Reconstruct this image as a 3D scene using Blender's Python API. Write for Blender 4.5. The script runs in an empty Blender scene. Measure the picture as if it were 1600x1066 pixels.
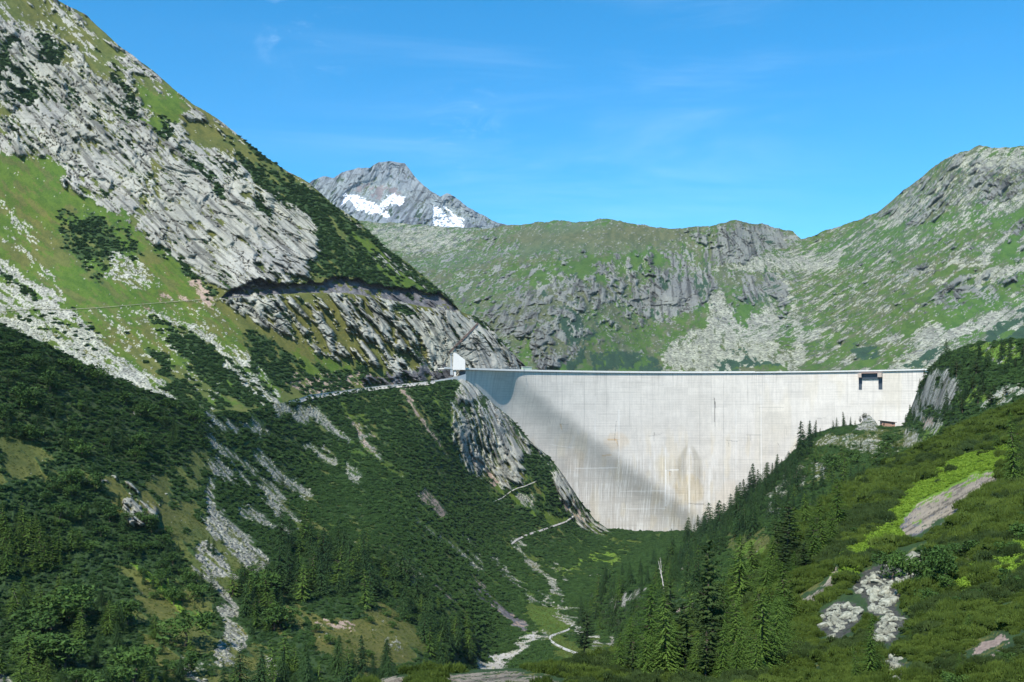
import bpy, math, random
import numpy as np
C = bpy.context.scene.collection
random.seed(7); RNG = np.random.default_rng(7)
PI = math.pi
# ------------------------------------------------------------------ camera, sky, sun, exposure
FX, CX, HY = 1600.0, 800.0, 650.0            # focal length in photo pixels, centre column, horizon row
cam_d = bpy.data.cameras.new('camera'); cam = bpy.data.objects.new('camera', cam_d); C.objects.link(cam)
cam.location = (0, 0, 0); cam.rotation_euler = (PI/2, 0, 0)
cam_d.sensor_width = 36; cam_d.lens = 36; cam_d.shift_y = (HY-533)/1600
cam_d.clip_start = 1; cam_d.clip_end = 60000
bpy.context.scene.camera = cam

SUN_AZ = 28      # degrees to the left of straight behind the camera
SUN_EL = 50
sa, se = math.radians(SUN_AZ), math.radians(SUN_EL)
SDIR = (-math.sin(sa)*math.cos(se), -math.cos(sa)*math.cos(se), math.sin(se))   # towards the sun
sun_d = bpy.data.lights.new('sun', 'SUN'); sun = bpy.data.objects.new('sun', sun_d); C.objects.link(sun)
sun_d.energy = 4.3; sun_d.angle = math.radians(0.5); sun_d.color = (1.0, 0.955, 0.88)
from mathutils import Vector
sun.rotation_euler = Vector(SDIR).to_track_quat('Z', 'Y').to_euler()
sun.location = (0, 0, 500)

W = bpy.data.worlds.new('World'); bpy.context.scene.world = W; W.use_nodes = True
wn, wl = W.node_tree.nodes, W.node_tree.links
wn.clear()
wo = wn.new('ShaderNodeOutputWorld'); bg = wn.new('ShaderNodeBackground'); sky = wn.new('ShaderNodeTexSky')
sky.sky_type = 'NISHITA'; sky.sun_disc = False
sky.sun_elevation = se
sky.sun_rotation = math.atan2(SDIR[0], SDIR[1])
sky.altitude = 1900; sky.air_density = 1.0; sky.dust_density = 0.25; sky.ozone_density = 3.0
bg.inputs['Strength'].default_value = 0.15
hsv = wn.new('ShaderNodeHueSaturation'); hsv.inputs['Saturation'].default_value = 1.42; hsv.inputs['Value'].default_value = 0.93
hsv.inputs['Hue'].default_value = 0.489
wl.new(sky.outputs[0], hsv.inputs['Color'])
# thin cirrus: noise on the sky direction
tc = wn.new('ShaderNodeTexCoord')
def cloud_noise(scale_vec, rot, scale, detail, lo, hi, dist=1.5):
    mp = wn.new('ShaderNodeMapping'); mp.inputs['Scale'].default_value = scale_vec; mp.inputs['Rotation'].default_value = rot
    nz = wn.new('ShaderNodeTexNoise'); nz.inputs['Scale'].default_value = scale; nz.inputs['Detail'].default_value = detail
    nz.inputs['Distortion'].default_value = dist; nz.inputs['Roughness'].default_value = 0.62
    mr = wn.new('ShaderNodeMapRange'); mr.inputs[1].default_value = lo; mr.inputs[2].default_value = hi; mr.interpolation_type = 'SMOOTHSTEP'
    wl.new(tc.outputs['Generated'], mp.inputs[0]); wl.new(mp.outputs[0], nz.inputs[0]); wl.new(nz.outputs[0], mr.inputs[0])
    return mr.outputs[0]
def wmath(op, a, b):
    m = wn.new('ShaderNodeMath'); m.operation = op
    for i, v in enumerate((a, b)):
        if isinstance(v, (int, float)): m.inputs[i].default_value = v
        else: wl.new(v, m.inputs[i])
    return m.outputs[0]
def wsph(px, py, r0, r1):      # soft cap of sky round one direction
    d = Vector(((px-CX)/FX, 1, (HY-py)/FX)).normalized()
    vd = wn.new('ShaderNodeVectorMath'); vd.operation = 'DISTANCE'; vd.inputs[1].default_value = d
    nv = wn.new('ShaderNodeVectorMath'); nv.operation = 'NORMALIZE'
    wl.new(tc.outputs['Generated'], nv.inputs[0]); wl.new(nv.outputs[0], vd.inputs[0])
    mr = wn.new('ShaderNodeMapRange'); mr.interpolation_type = 'SMOOTHSTEP'
    mr.inputs[1].default_value = r1; mr.inputs[2].default_value = r0
    wl.new(vd.outputs['Value'], mr.inputs[0]); return mr.outputs[0]
c1 = cloud_noise((1.0, 1.0, 7.0), (0, 0.22, 0), 2.2, 7, 0.42, 0.85, 0.6)
c2 = cloud_noise((2.0, 2.0, 5.0), (0, -0.6, 0), 9.0, 6, 0.50, 0.80, 0.8)
m1 = wmath('MULTIPLY', c1, wsph(900, 90, 0.05, 0.42))
m2 = wmath('MULTIPLY', c2, wsph(480, 40, 0.015, 0.06))
m3 = wmath('MULTIPLY', c2, wsph(720, 200, 0.01, 0.055))
ms = wmath('MULTIPLY', wmath('ADD', wmath('MULTIPLY', m1, 0.15), wmath('ADD', wmath('MULTIPLY', m2, 0.25), wmath('MULTIPLY', m3, 0.25))), 1.0)
mixc = wn.new('ShaderNodeMix'); mixc.data_type = 'RGBA'
mixc.inputs['B'].default_value = (6.2, 7.2, 8.2, 1)
wl.new(ms, mixc.inputs['Factor']); wl.new(hsv.outputs[0], mixc.inputs['A'])
wl.new(mixc.outputs['Result'], bg.inputs['Color']); wl.new(bg.outputs[0], wo.inputs[0])

vs = bpy.context.scene.view_settings
vs.view_transform = 'Standard'; vs.look = 'None'; vs.gamma = 1; vs.exposure = 0.72; vs.use_curve_mapping = False
cy = bpy.context.scene.cycles
cy.max_bounces = 6; cy.diffuse_bounces = 3; cy.transparent_max_bounces = 8

# ------------------------------------------------------------------ helpers
def tag(o, label=None, cat=None, group=None, kind=None):
    if label: o['label'] = label
    if cat: o['category'] = cat
    if group: o['group'] = group
    if kind: o['kind'] = kind
    return o
def U(px, py, D):                    # photo direction + depth -> world
    px, py, D = np.asarray(px, float), np.asarray(py, float), np.asarray(D, float)
    return np.stack([(px-CX)/FX*D, D, (HY-py)/FX*D], -1)
def hash3(ix, iy, iz, seed):
    h = (ix.astype(np.uint32)*np.uint32(73856093)) ^ (iy.astype(np.uint32)*np.uint32(19349663)) ^ (iz.astype(np.uint32)*np.uint32(83492791)) ^ np.uint32(seed*2654435761 & 0xffffffff)
    h ^= h >> np.uint32(13); h *= np.uint32(1274126177); h ^= h >> np.uint32(16); h *= np.uint32(2246822519); h ^= h >> np.uint32(15)
    return (h & np.uint32(0xffffff)).astype(np.float32)/np.float32(0xffffff)
def vnoise(p, seed=0):               # value noise 0..1
    f = np.floor(p); i = f.astype(np.int64); t = (p-f).astype(np.float32); t = t*t*t*(t*(t*6-15)+10)
    X, Y, Z = i[..., 0], i[..., 1], i[..., 2]; tx, ty, tz = t[..., 0], t[..., 1], t[..., 2]
    def L(a, b, t): return a+(b-a)*t
    def H(a, b, c): return hash3(X+a, Y+b, Z+c, seed)
    return L(L(L(H(0,0,0), H(1,0,0), tx), L(H(0,1,0), H(1,1,0), tx), ty), L(L(H(0,0,1), H(1,0,1), tx), L(H(0,1,1), H(1,1,1), tx), ty), tz)
def fbm(p, octv=4, seed=0, gain=0.5, ridge=False):
    s = 0; a = 1; tot = 0
    for k in range(octv):
        n = vnoise(p*(2.03**k)+k*17.3, seed+k)
        if ridge: n = 1-np.abs(2*n-1)
        s = s+n*a; tot += a; a *= gain
    return s/tot
def frame(F, N=(0.3, -0.8, 0.5)):    # rows: along fall line, across, normal
    F = np.array(F, float); F /= np.linalg.norm(F); N = np.array(N, float); N -= F*(N@F); N /= np.linalg.norm(N)
    return np.stack([F, np.cross(N, F), N])
def aniso(P, fr, la, lc, ln=None):
    q = P @ fr.T
    return q/np.array([la, lc, ln or la*1.3])
def sig(n, w=0.07): return 1/(1+np.exp(-(n-0.5)/w))
def sstep(a, b, x):
    t = np.clip((x-a)/(b-a), 0, 1); return t*t*(3-2*t)
def interp_line(pts, x):
    p = np.array(pts, float); return np.interp(x, p[:, 0], p[:, 1])
class RBF:
    def __init__(s, ctl):
        c = np.array(ctl, float); s.x = c[:, :2]/1000; v = 1/c[:, 2]; n = len(v)
        d = np.linalg.norm(s.x[:, None]-s.x[None], axis=2); K = np.where(d > 0, d*d*np.log(d+1e-12), 0)+np.eye(n)*2e-4
        Pm = np.c_[np.ones(n), s.x]; A = np.block([[K, Pm], [Pm.T, np.zeros((3, 3))]])
        s.w = np.linalg.solve(A, np.r_[v*1000, 0, 0, 0]); s.lo, s.hi = c[:, 2].min()*.8, c[:, 2].max()*1.15
    def __call__(s, px, py):
        q = np.stack([np.ravel(px), np.ravel(py)], -1)/1000; out = s.w[-3]+q@s.w[-2:]
        for k in range(len(s.x)):
            d2 = ((q-s.x[k])**2).sum(1); out += s.w[k]*0.5*d2*np.log(d2+1e-12)
        return np.clip(1000/np.maximum(out, 1e-3), s.lo, s.hi).reshape(np.shape(px))
def in_poly(x, y, pts):
    p = np.array(pts, float); r = np.zeros(x.shape, bool)
    j = len(p)-1
    for i in range(len(p)):
        xi, yi, xj, yj = p[i, 0], p[i, 1], p[j, 0], p[j, 1]
        if yi != yj:
            c = ((yi > y) != (yj > y)) & (x < (xj-xi)*(y-yi)/(yj-yi)+xi); r ^= c
        j = i
    return r
def in_stroke(x, y, pts, w0, w1):
    p = np.array(pts, float); n = len(p)-1; r = np.zeros(x.shape, bool)
    L = np.r_[0, np.cumsum(np.linalg.norm(np.diff(p, axis=0), axis=1))]
    for i in range(n):
        d = p[i+1]-p[i]; t = np.clip(((x-p[i, 0])*d[0]+(y-p[i, 1])*d[1])/(d@d), 0, 1)
        dd = np.hypot(x-p[i, 0]-t*d[0], y-p[i, 1]-t*d[1]); w = w0+(w1-w0)*(L[i]+t*(L[i+1]-L[i]))/L[-1]
        r |= dd < w/2
    return r
GRASS, ROCK, SCREE, SHRUB, OLIVE, SOIL, DARK, SNOW, GRAVEL, HERB, FOREST = range(11)
def classify(px, py, P, base, ops, fr, warp=5.0, sc=1.0, seed=3, seam=1.0):
    """surface class of every point; patches are broken up by noise fixed to the ground"""
    A1 = aniso(P, fr, 42*sc, 15*sc); A2 = aniso(P, fr, 8*sc, 3*sc)
    wa = (fbm(A1, 3, seed+50)-0.5)*2*warp*2.6+(fbm(A2, 3, seed+52, .7)-0.5)*2*warp*1.5
    wb = (fbm(A1+31.7, 3, seed+60)-0.5)*2*warp*3.6+(fbm(A2+11.7, 3, seed+62, .7)-0.5)*2*warp*2.4
    x, y = px+wa, py+wb
    cls = np.full(px.shape, base, np.int8)
    n = sig(fbm(aniso(P, fr, 26*sc, 7*sc), 5, seed, 0.62))
    n2 = sig(fbm(aniso(P, fr, 5*sc, 2.6*sc), 3, seed+9, 0.7))
    for k, op in enumerate(ops):
        pts = np.array(op[-1], float); m = 30 if op[0] == 's' else 0
        bb = np.nonzero((x > pts[:, 0].min()-m) & (x < pts[:, 0].max()+m) & (y > pts[:, 1].min()-m) & (y < pts[:, 1].max()+m))
        if len(bb[0]) == 0: continue
        xs, ys = x[bb], y[bb]
        if op[0] == 's':
            w = op[3] if isinstance(op[3], tuple) else (op[3], op[3]); ins = in_stroke(xs, ys, pts, *w)
        else: ins = in_poly(xs, ys, pts)
        if op[2] < 1:
            nn = n[bb] if op[0] != 'f' else n2[bb]
            if k % 2: nn = 1-nn
            if op[0] == 'f': nn = n2[bb]
            ins &= nn < op[2]
        ix = tuple(b[ins] for b in bb); cls[ix] = op[1]
    # turf and scrub root in the seams of the rock, stones lie about in the turf
    v1 = fbm(aniso(P, fr, 24*sc, 3.2*sc), 4, seed+80, 0.65); v2 = fbm(aniso(P, fr, 60*sc, 22*sc), 3, seed+84)
    rk = cls == ROCK
    cls[rk & (v1 > 0.64+0.45*(0.5-v2)+(1-seam))] = OLIVE; cls[rk & (v1 > 0.68+0.5*(0.5-v2)+(1-seam))] = SHRUB
    n3 = fbm(P/(2.2*sc), 2, seed+88, 0.7)
    cls[np.isin(cls, (GRASS, OLIVE)) & (n3 > 0.90-0.10*v2)] = SCREE
    cls[(cls == SCREE) & (v1+0.4*(n3-.5) > 0.63+(1-seam))] = OLIVE
    return cls
# linear albedo of each surface: (a, b) are mixed by noise
PAL = {GRASS: ((.034, .078, .008), (.072, .125, .014)), ROCK: ((.20, .195, .18), (.41, .40, .345)), SCREE: ((.20, .20, .175), (.39, .385, .32)),
       SHRUB: ((.019, .043, .012), (.036, .070, .017)), OLIVE: ((.048, .072, .016), (.100, .118, .028)), SOIL: ((.17, .125, .10), (.36, .27, .21)),
       DARK: ((.05, .05, .055), (.16, .155, .16)), SNOW: ((.62, .65, .70), (.80, .81, .83)), GRAVEL: ((.26, .25, .22), (.42, .40, .36)),
       HERB: ((.08, .16, .012), (.15, .24, .022)), FOREST: ((.022, .042, .012), (.045, .068, .018))}
def albedo(P, cls, fr, sc=1.0, seed=40, tint=None):
    n = sig(fbm(aniso(P, fr, 16*sc, 5*sc), 5, seed, 0.6), 0.09)[..., None]
    n3 = fbm(P/(1.7*sc), 3, seed+7, 0.7)[..., None]
    nl = sig(fbm(P/(90*sc), 3, seed+13), 0.08)[..., None]
    nb = sig(fbm(aniso(P, fr, 60*sc, 14*sc), 4, seed+17, 0.5), 0.09)[..., None]
    col = np.zeros(cls.shape+(3,), np.float32)
    for c, (a, b) in PAL.items():
        m = cls == c
        if m.any():
            mixf = np.clip(n[m]*0.75+(n3[m]-0.5)*1.2+0.12, 0, 1) if c != ROCK else np.clip(nb[m]*0.55+(n3[m]-0.5)*0.7+0.30, 0, 1)
            col[m] = np.array(a)*(1-mixf)+np.array(b)*mixf
    dk = sig(fbm(aniso(P, fr, 70*sc, 3.5*sc), 4, seed+21, .6), 0.05); g = (cls == ROCK)[..., None]      # water-stained and lichen-grown slabs
    col = np.where(g, col*(1-0.62*(np.clip(dk-0.62, 0, 1)/0.38)[..., None]), col)
    g = np.isin(cls, (GRASS, OLIVE))[..., None]
    col = np.where(g, col*(1-0.30*nl*np.array([-0.5, 0.3, 0.4])), col)
    r = np.isin(cls, (ROCK, SCREE))[..., None]
    col = np.where(r, col*(1+nl*np.array([0.02, 0.03, -0.05])), col)
    return col
def grid_mesh(name, P, col, msk, mat, shade=True, kind='structure'):
    nr, nc = P.shape[:2]; v = P.reshape(-1, 3).astype(np.float32)
    me = bpy.data.meshes.new(name); me.vertices.add(len(v)); me.vertices.foreach_set('co', v.ravel())
    i = np.arange(nr*nc).reshape(nr, nc); q = np.stack([i[:-1, :-1], i[:-1, 1:], i[1:, 1:], i[1:, :-1]], -1).reshape(-1, 4).astype(np.int32)
    me.loops.add(q.size); me.loops.foreach_set('vertex_index', q.ravel())
    me.polygons.add(len(q)); me.polygons.foreach_set('loop_start', np.arange(0, q.size, 4, dtype=np.int32))
    me.update(calc_edges=True)
    me.polygons.foreach_set('use_smooth', np.ones(len(q), bool))
    for nm, a in (('albedo', col), ('mask', msk)):
        if a is None: continue
        at = me.color_attributes.new(nm, 'FLOAT_COLOR', 'POINT')
        at.data.foreach_set('color', np.concatenate([a.reshape(-1, 3), np.ones((len(v), 1))], 1).astype(np.float32).ravel())
    me.materials.append(mat)
    o = bpy.data.objects.new(name, me); C.objects.link(o)
    if kind: o['kind'] = kind
    return o
# ------------------------------------------------------------------ materials
def newmat(name):
    m = bpy.data.materials.new(name); m.use_nodes = True; nt = m.node_tree
    b = nt.nodes['Principled BSDF']; b.inputs['Specular IOR Level'].default_value = 0.25; b.inputs['Roughness'].default_value = 0.9
    return m, nt, b
def nd(nt, t, **k):
    n = nt.nodes.new(t)
    for a, v in k.items():
        if a.startswith('i_'): n.inputs[int(a[2:])].default_value = v
        else: setattr(n, a, v)
    return n
def ground_mat(name, s=1.0, fr=None, bump=1.0):
    m, nt, b = newmat(name); L = nt.links.new
    al = nd(nt, 'ShaderNodeAttribute', attribute_name='albedo'); mk = nd(nt, 'ShaderNodeAttribute', attribute_name='mask')
    sep = nd(nt, 'ShaderNodeSeparateColor'); L(mk.outputs['Color'], sep.inputs[0])
    co = nd(nt, 'ShaderNodeTexCoord')
    def noise(sc, det, rough=0.6, mapping=None):
        n = nd(nt, 'ShaderNodeTexNoise'); n.inputs['Scale'].default_value = sc; n.inputs['Detail'].default_value = det; n.inputs['Roughness'].default_value = rough
        L(mapping or co.outputs['Object'], n.inputs['Vector']); return n.outputs[0]
    def mth(op, a, bb, cc=None):
        x = nd(nt, 'ShaderNodeMath', operation=op)
        for i, v in enumerate((a, bb, cc)):
            if v is None: continue
            if isinstance(v, (int, float)): x.inputs[i].default_value = v
            else: L(v, x.inputs[i])
        return x.outputs[0]
    nA = noise(0.9/s, 5, 0.7)
    vor = nd(nt, 'ShaderNodeTexVoronoi', feature='F1'); vor.inputs['Scale'].default_value = 0.42/s; L(co.outputs['Object'], vor.inputs['Vector'])
    vsep = nd(nt, 'ShaderNodeSeparateColor'); L(vor.outputs['Color'], vsep.inputs[0])
    # brightness factor
    f0 = mth('MULTIPLY_ADD', nA, 0.9, 0.55)
    fs = mth('MULTIPLY_ADD', vsep.outputs[0], 0.75, 0.60)
    fm = nd(nt, 'ShaderNodeMix'); L(sep.outputs[1], fm.inputs['Factor']); L(f0, fm.inputs['A']); L(fs, fm.inputs['B'])
    mul = nd(nt, 'ShaderNodeVectorMath', operation='SCALE'); L(al.outputs['Color'], mul.inputs[0]); L(fm.outputs[0], mul.inputs['Scale'])
    L(mul.outputs[0], b.inputs['Base Color'])
    # relief
    if fr is not None:
        mp = nd(nt, 'ShaderNodeMapping', vector_type='TEXTURE'); F = fr[0]
        mat3 = fr
        from mathutils import Matrix
        e = Matrix(mat3.tolist()).transposed().to_euler()
        mp.inputs['Rotation'].default_value = e; mp.inputs['Scale'].default_value = (5.0, 1, 1.6)
        L(co.outputs['Object'], mp.inputs[0]); rk = noise(0.5/s, 6, 0.72, mp.outputs[0])
    else: rk = noise(0.4/s, 6, 0.72)
    hr = mth('MULTIPLY', mth('MULTIPLY', rk, sep.outputs[0]), 2.2*s)
    hs = mth('MULTIPLY', mth('MULTIPLY', mth('SUBTRACT', 0.9, vor.outputs['Distance']), sep.outputs[1]), 1.6*s)
    hv = mth('MULTIPLY', mth('MULTIPLY', noise(0.8/s, 4, 0.65), sep.outputs[2]), 1.3*s)
    h = mth('ADD', hr, mth('ADD', hs, hv))
    bp = nd(nt, 'ShaderNodeBump'); bp.inputs['Distance'].default_value = 1.0; bp.inputs['Strength'].default_value = bump
    L(h, bp.inputs['Height']); L(bp.outputs[0], b.inputs['Normal'])
    return m
# ------------------------------------------------------------------ terrain
FR_L = frame((0.62, -0.30, -0.72), (0.35, -0.75, 0.55))        # fall line of the left valley side
FR_R = frame((-0.62, -0.42, -0.60), (-0.3, -0.65, 0.65))
FR_M = frame((-0.10, -0.80, -0.52), (0, -0.5, 0.8))
LAYERS = {}
def layer(name, x0, x1, step, top, bottom, rows, ctl, base, ops, fr, sc=1.0, warp=5, jit=2.0, jsc=30, big=(8, 90), rockamp=7.0, vegamp=1.0, screeamp=0.6, notch=None, fall=0.6, seed=1, fr2=None, bump=1.0, tint=None, seam=1.0):
    px1 = np.arange(x0, x1+step, step); nc = len(px1); D_of = RBF(ctl)
    tp = interp_line(top, px1)
    q = np.stack([px1/jsc, px1*0, px1*0+seed], -1)
    tp = tp+(fbm(q, 5, seed+70, 0.6)-0.5)*2*jit*1.6
    bt = interp_line(bottom, px1)
    bt = np.maximum(bt, tp+2)
    t = np.linspace(0, 1, rows)[:, None]
    px = np.broadcast_to(px1[None], (rows, nc)).astype(float); py = bt[None]+(tp-bt)[None]*t
    D = D_of(px, py); P = U(px, py, D)
    cls = classify(px, py, P, base, ops, fr, warp, sc, seed, seam)
    if fr2 is not None:
        cls2 = classify(px, py, P, base, ops, fr2, warp, sc, seed+5)
        w = sstep(1140, 1290, px+(fbm(P/200, 2, 5)-.5)*200); cls = np.where(w > 0.5, cls2, cls)
    isr = np.isin(cls, (ROCK, DARK)).astype(float); iss = (cls == SCREE).astype(float)
    isv = np.isin(cls, (SHRUB, FOREST, HERB)).astype(float)
    def soft(a, n=2):
        for _ in range(n):
            a = a.copy(); a[1:-1] = (a[:-2]+2*a[1:-1]+a[2:])/4; a[:, 1:-1] = (a[:, :-2]+2*a[:, 1:-1]+a[:, 2:])/4
        return a
    sr, ss, sv = soft(isr, 3), soft(iss), soft(isv)
    disp = -(fbm(aniso(P, fr, big[1]*2.2, big[1]*0.8), 4, seed+20, 0.5)-0.5)*2*big[0]
    if fr2 is not None:
        d2 = -(fbm(aniso(P, fr2, big[1]*2.2, big[1]*0.8), 4, seed+20, 0.5)-0.5)*2*big[0]; disp = disp*(1-w)+d2*w
    wv = (fbm(P/(40*sc), 3, seed+31)-0.5)[..., None]*np.array([1.2, 2.2, 0])
    rr = fbm(aniso(P, fr, 95*sc, 24*sc, 80*sc)+wv, 6, seed+30, 0.50, True)
    st = aniso(P, fr, 44*sc, 7*sc, 40*sc)+wv*2; slab = np.abs((st[..., 1]+fbm(st*0.7, 3, seed+35)*3) % 1-0.35)   # stepped slabs
    r2 = fbm(P/(12*sc), 5, seed+33, 0.62)
    disp = disp-(rr-0.5)*1.2*rockamp*sr+slab*rockamp*0.16*sr-(r2-0.5)*rockamp*0.38*sr
    wv2 = (fbm(P/(55*sc), 3, seed+90)-0.5)[..., None]*np.array([1.5, 3.0, 0])
    big2 = fbm(aniso(P, fr, 170*sc, 52*sc, 200*sc)+wv2*.5, 3, seed+91, .45, True)
    disp = disp-(big2-.5)*4.2*rockamp*sr
    fr3 = frame(fr[0]*0.35+fr[1]*0.9, fr[2]); ck1 = np.abs(fbm(aniso(P, fr, 62*sc, 15*sc)+wv2, 4, seed+92, .55)-.5); ck2 = np.abs(fbm(aniso(P, fr3, 60*sc, 22*sc)+wv2[..., ::1]*.6, 4, seed+96, .55)-.5)
    crack = np.maximum(1-sstep(.004, .016, ck1), .6*(1-sstep(.002, .008, ck2)))*sr
    disp = disp+crack*rockamp*.55
    disp = disp-(fbm(P/(1.6*sc), 2, seed+36)-0.5)*2*screeamp*ss
    disp = disp-(fbm(P/(3.4*sc), 3, seed+38, 0.6)-0.3)*2*vegamp*sv
    disp = disp-(fbm(P/(5*sc), 3, seed+39, 0.6)-0.5)*0.8*sc
    if notch is not None:
        over, road, depth = notch
        yo = interp_line(over, px1)[None]+(fbm(np.stack([px1/9, px1*0, px1*0+3.3], -1), 3, 77)-0.5)[None]*14; yr = interp_line(road, px1)[None]
        act = sstep(over[0][0], over[0][0]+12, px)*(1-sstep(over[-1][0]-4, over[-1][0]+2, px))
        ins = sstep(-0.8, 0.8, py-yo)*(1-sstep(-1.2, 0.6, py-yr))*act
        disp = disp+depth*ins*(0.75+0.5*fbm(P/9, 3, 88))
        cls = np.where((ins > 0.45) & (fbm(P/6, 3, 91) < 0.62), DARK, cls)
    D2 = D+disp
    P2 = U(px, py, D2)
    col = albedo(P, cls, fr, sc, seed+40)
    col = col*(1-.55*crack[..., None]*(cls == ROCK)[..., None])          # joints filled with dark soil and lichen
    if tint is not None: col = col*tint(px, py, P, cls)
    msk = np.stack([sr, ss, np.maximum(sv, 0.25*(1-sr)*(1-ss))], -1)
    # behind the ridge the ground really falls away
    sk = []; base_r = P2[-1]; dr = np.stack([(px1-CX)/FX, np.ones(nc), np.zeros(nc)], -1)
    Dm = D2[-1][:, None]
    for f in (0.004, 0.012, 0.03, 0.07, 0.15, 0.3):
        q = base_r+dr*Dm*f; q[:, 2] -= (Dm[:, 0]*f)*fall*(0.5+min(0.5, f*12)); sk.append(q)
    Pf = np.concatenate([P2, np.array(sk)], 0)
    colf = np.concatenate([col, np.repeat(col[-1:], 6, 0)], 0); mf = np.concatenate([msk, np.repeat(msk[-1:], 6, 0)], 0)
    o = grid_mesh(name, Pf, colf, mf, ground_mat(name+'_surface', sc, fr, bump))
    LAYERS[name] = dict(px=px, py=py, P=P2, cls=cls, D=D2, D_of=D_of, o=o, x0=x0, step=step, tp=tp, bt=bt, rows=rows)
    return o
def ground_at(name, px, py):        # point on a built terrain sheet seen in a given direction
    L = LAYERS[name]; j = int(round((px-L['x0'])/L['step'])); j = min(max(j, 0), L['px'].shape[1]-1)
    tp, bt = L['tp'][j], L['bt'][j]; i = int(round((py-bt)/(tp-bt)*(L['rows']-1))); i = min(max(i, 0), L['rows']-1)
    return L['P'][i, j].copy(), int(L['cls'][i, j]), i, j

OV = [(338, 466), (360, 458), (400, 438), (440, 443), (500, 440), (520, 431), (560, 438), (600, 446), (650, 451), (690, 461), (716, 482)]
RD = [(330, 466), (345, 467), (400, 463), (470, 458), (540, 458), (600, 467), (660, 479), (720, 489)]
TOPA = [(-200,-210),(-80,-125),(90,0),(140,28),(185,72),(230,103),(270,137),(300,160),(345,190),(385,222),(420,250),(485,288),(520,318),(560,347),(600,385),(640,412),(680,445),(705,468),(718,484),(760,505),(790,540),(810,560),(828,578),(840,600)]
ctlA = [(-80, -120, 1500), (90, 0, 1500), (270, 137, 1400), (485, 288, 1330), (640, 412, 1290), (718, 484, 1262), (828, 578, 1290), (0, 240, 1250), (200, 330, 1200),
        (300, 440, 1130), (0, 480, 1050), (150, 480, 1060), (330, 465, 1100), (550, 455, 1180), (700, 485, 1235), (0, 520, 980), (150, 580, 950), (330, 640, 930),
        (470, 622, 1030), (600, 602, 1120), (720, 592, 1205), (830, 640, 1270), (0, 760, 700), (400, 760, 800), (700, 760, 1000), (770, 540, 1250), (-80, 300, 1200), (-80, 600, 850), (-200, -200, 1500), (-200, 600, 820)]
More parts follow.
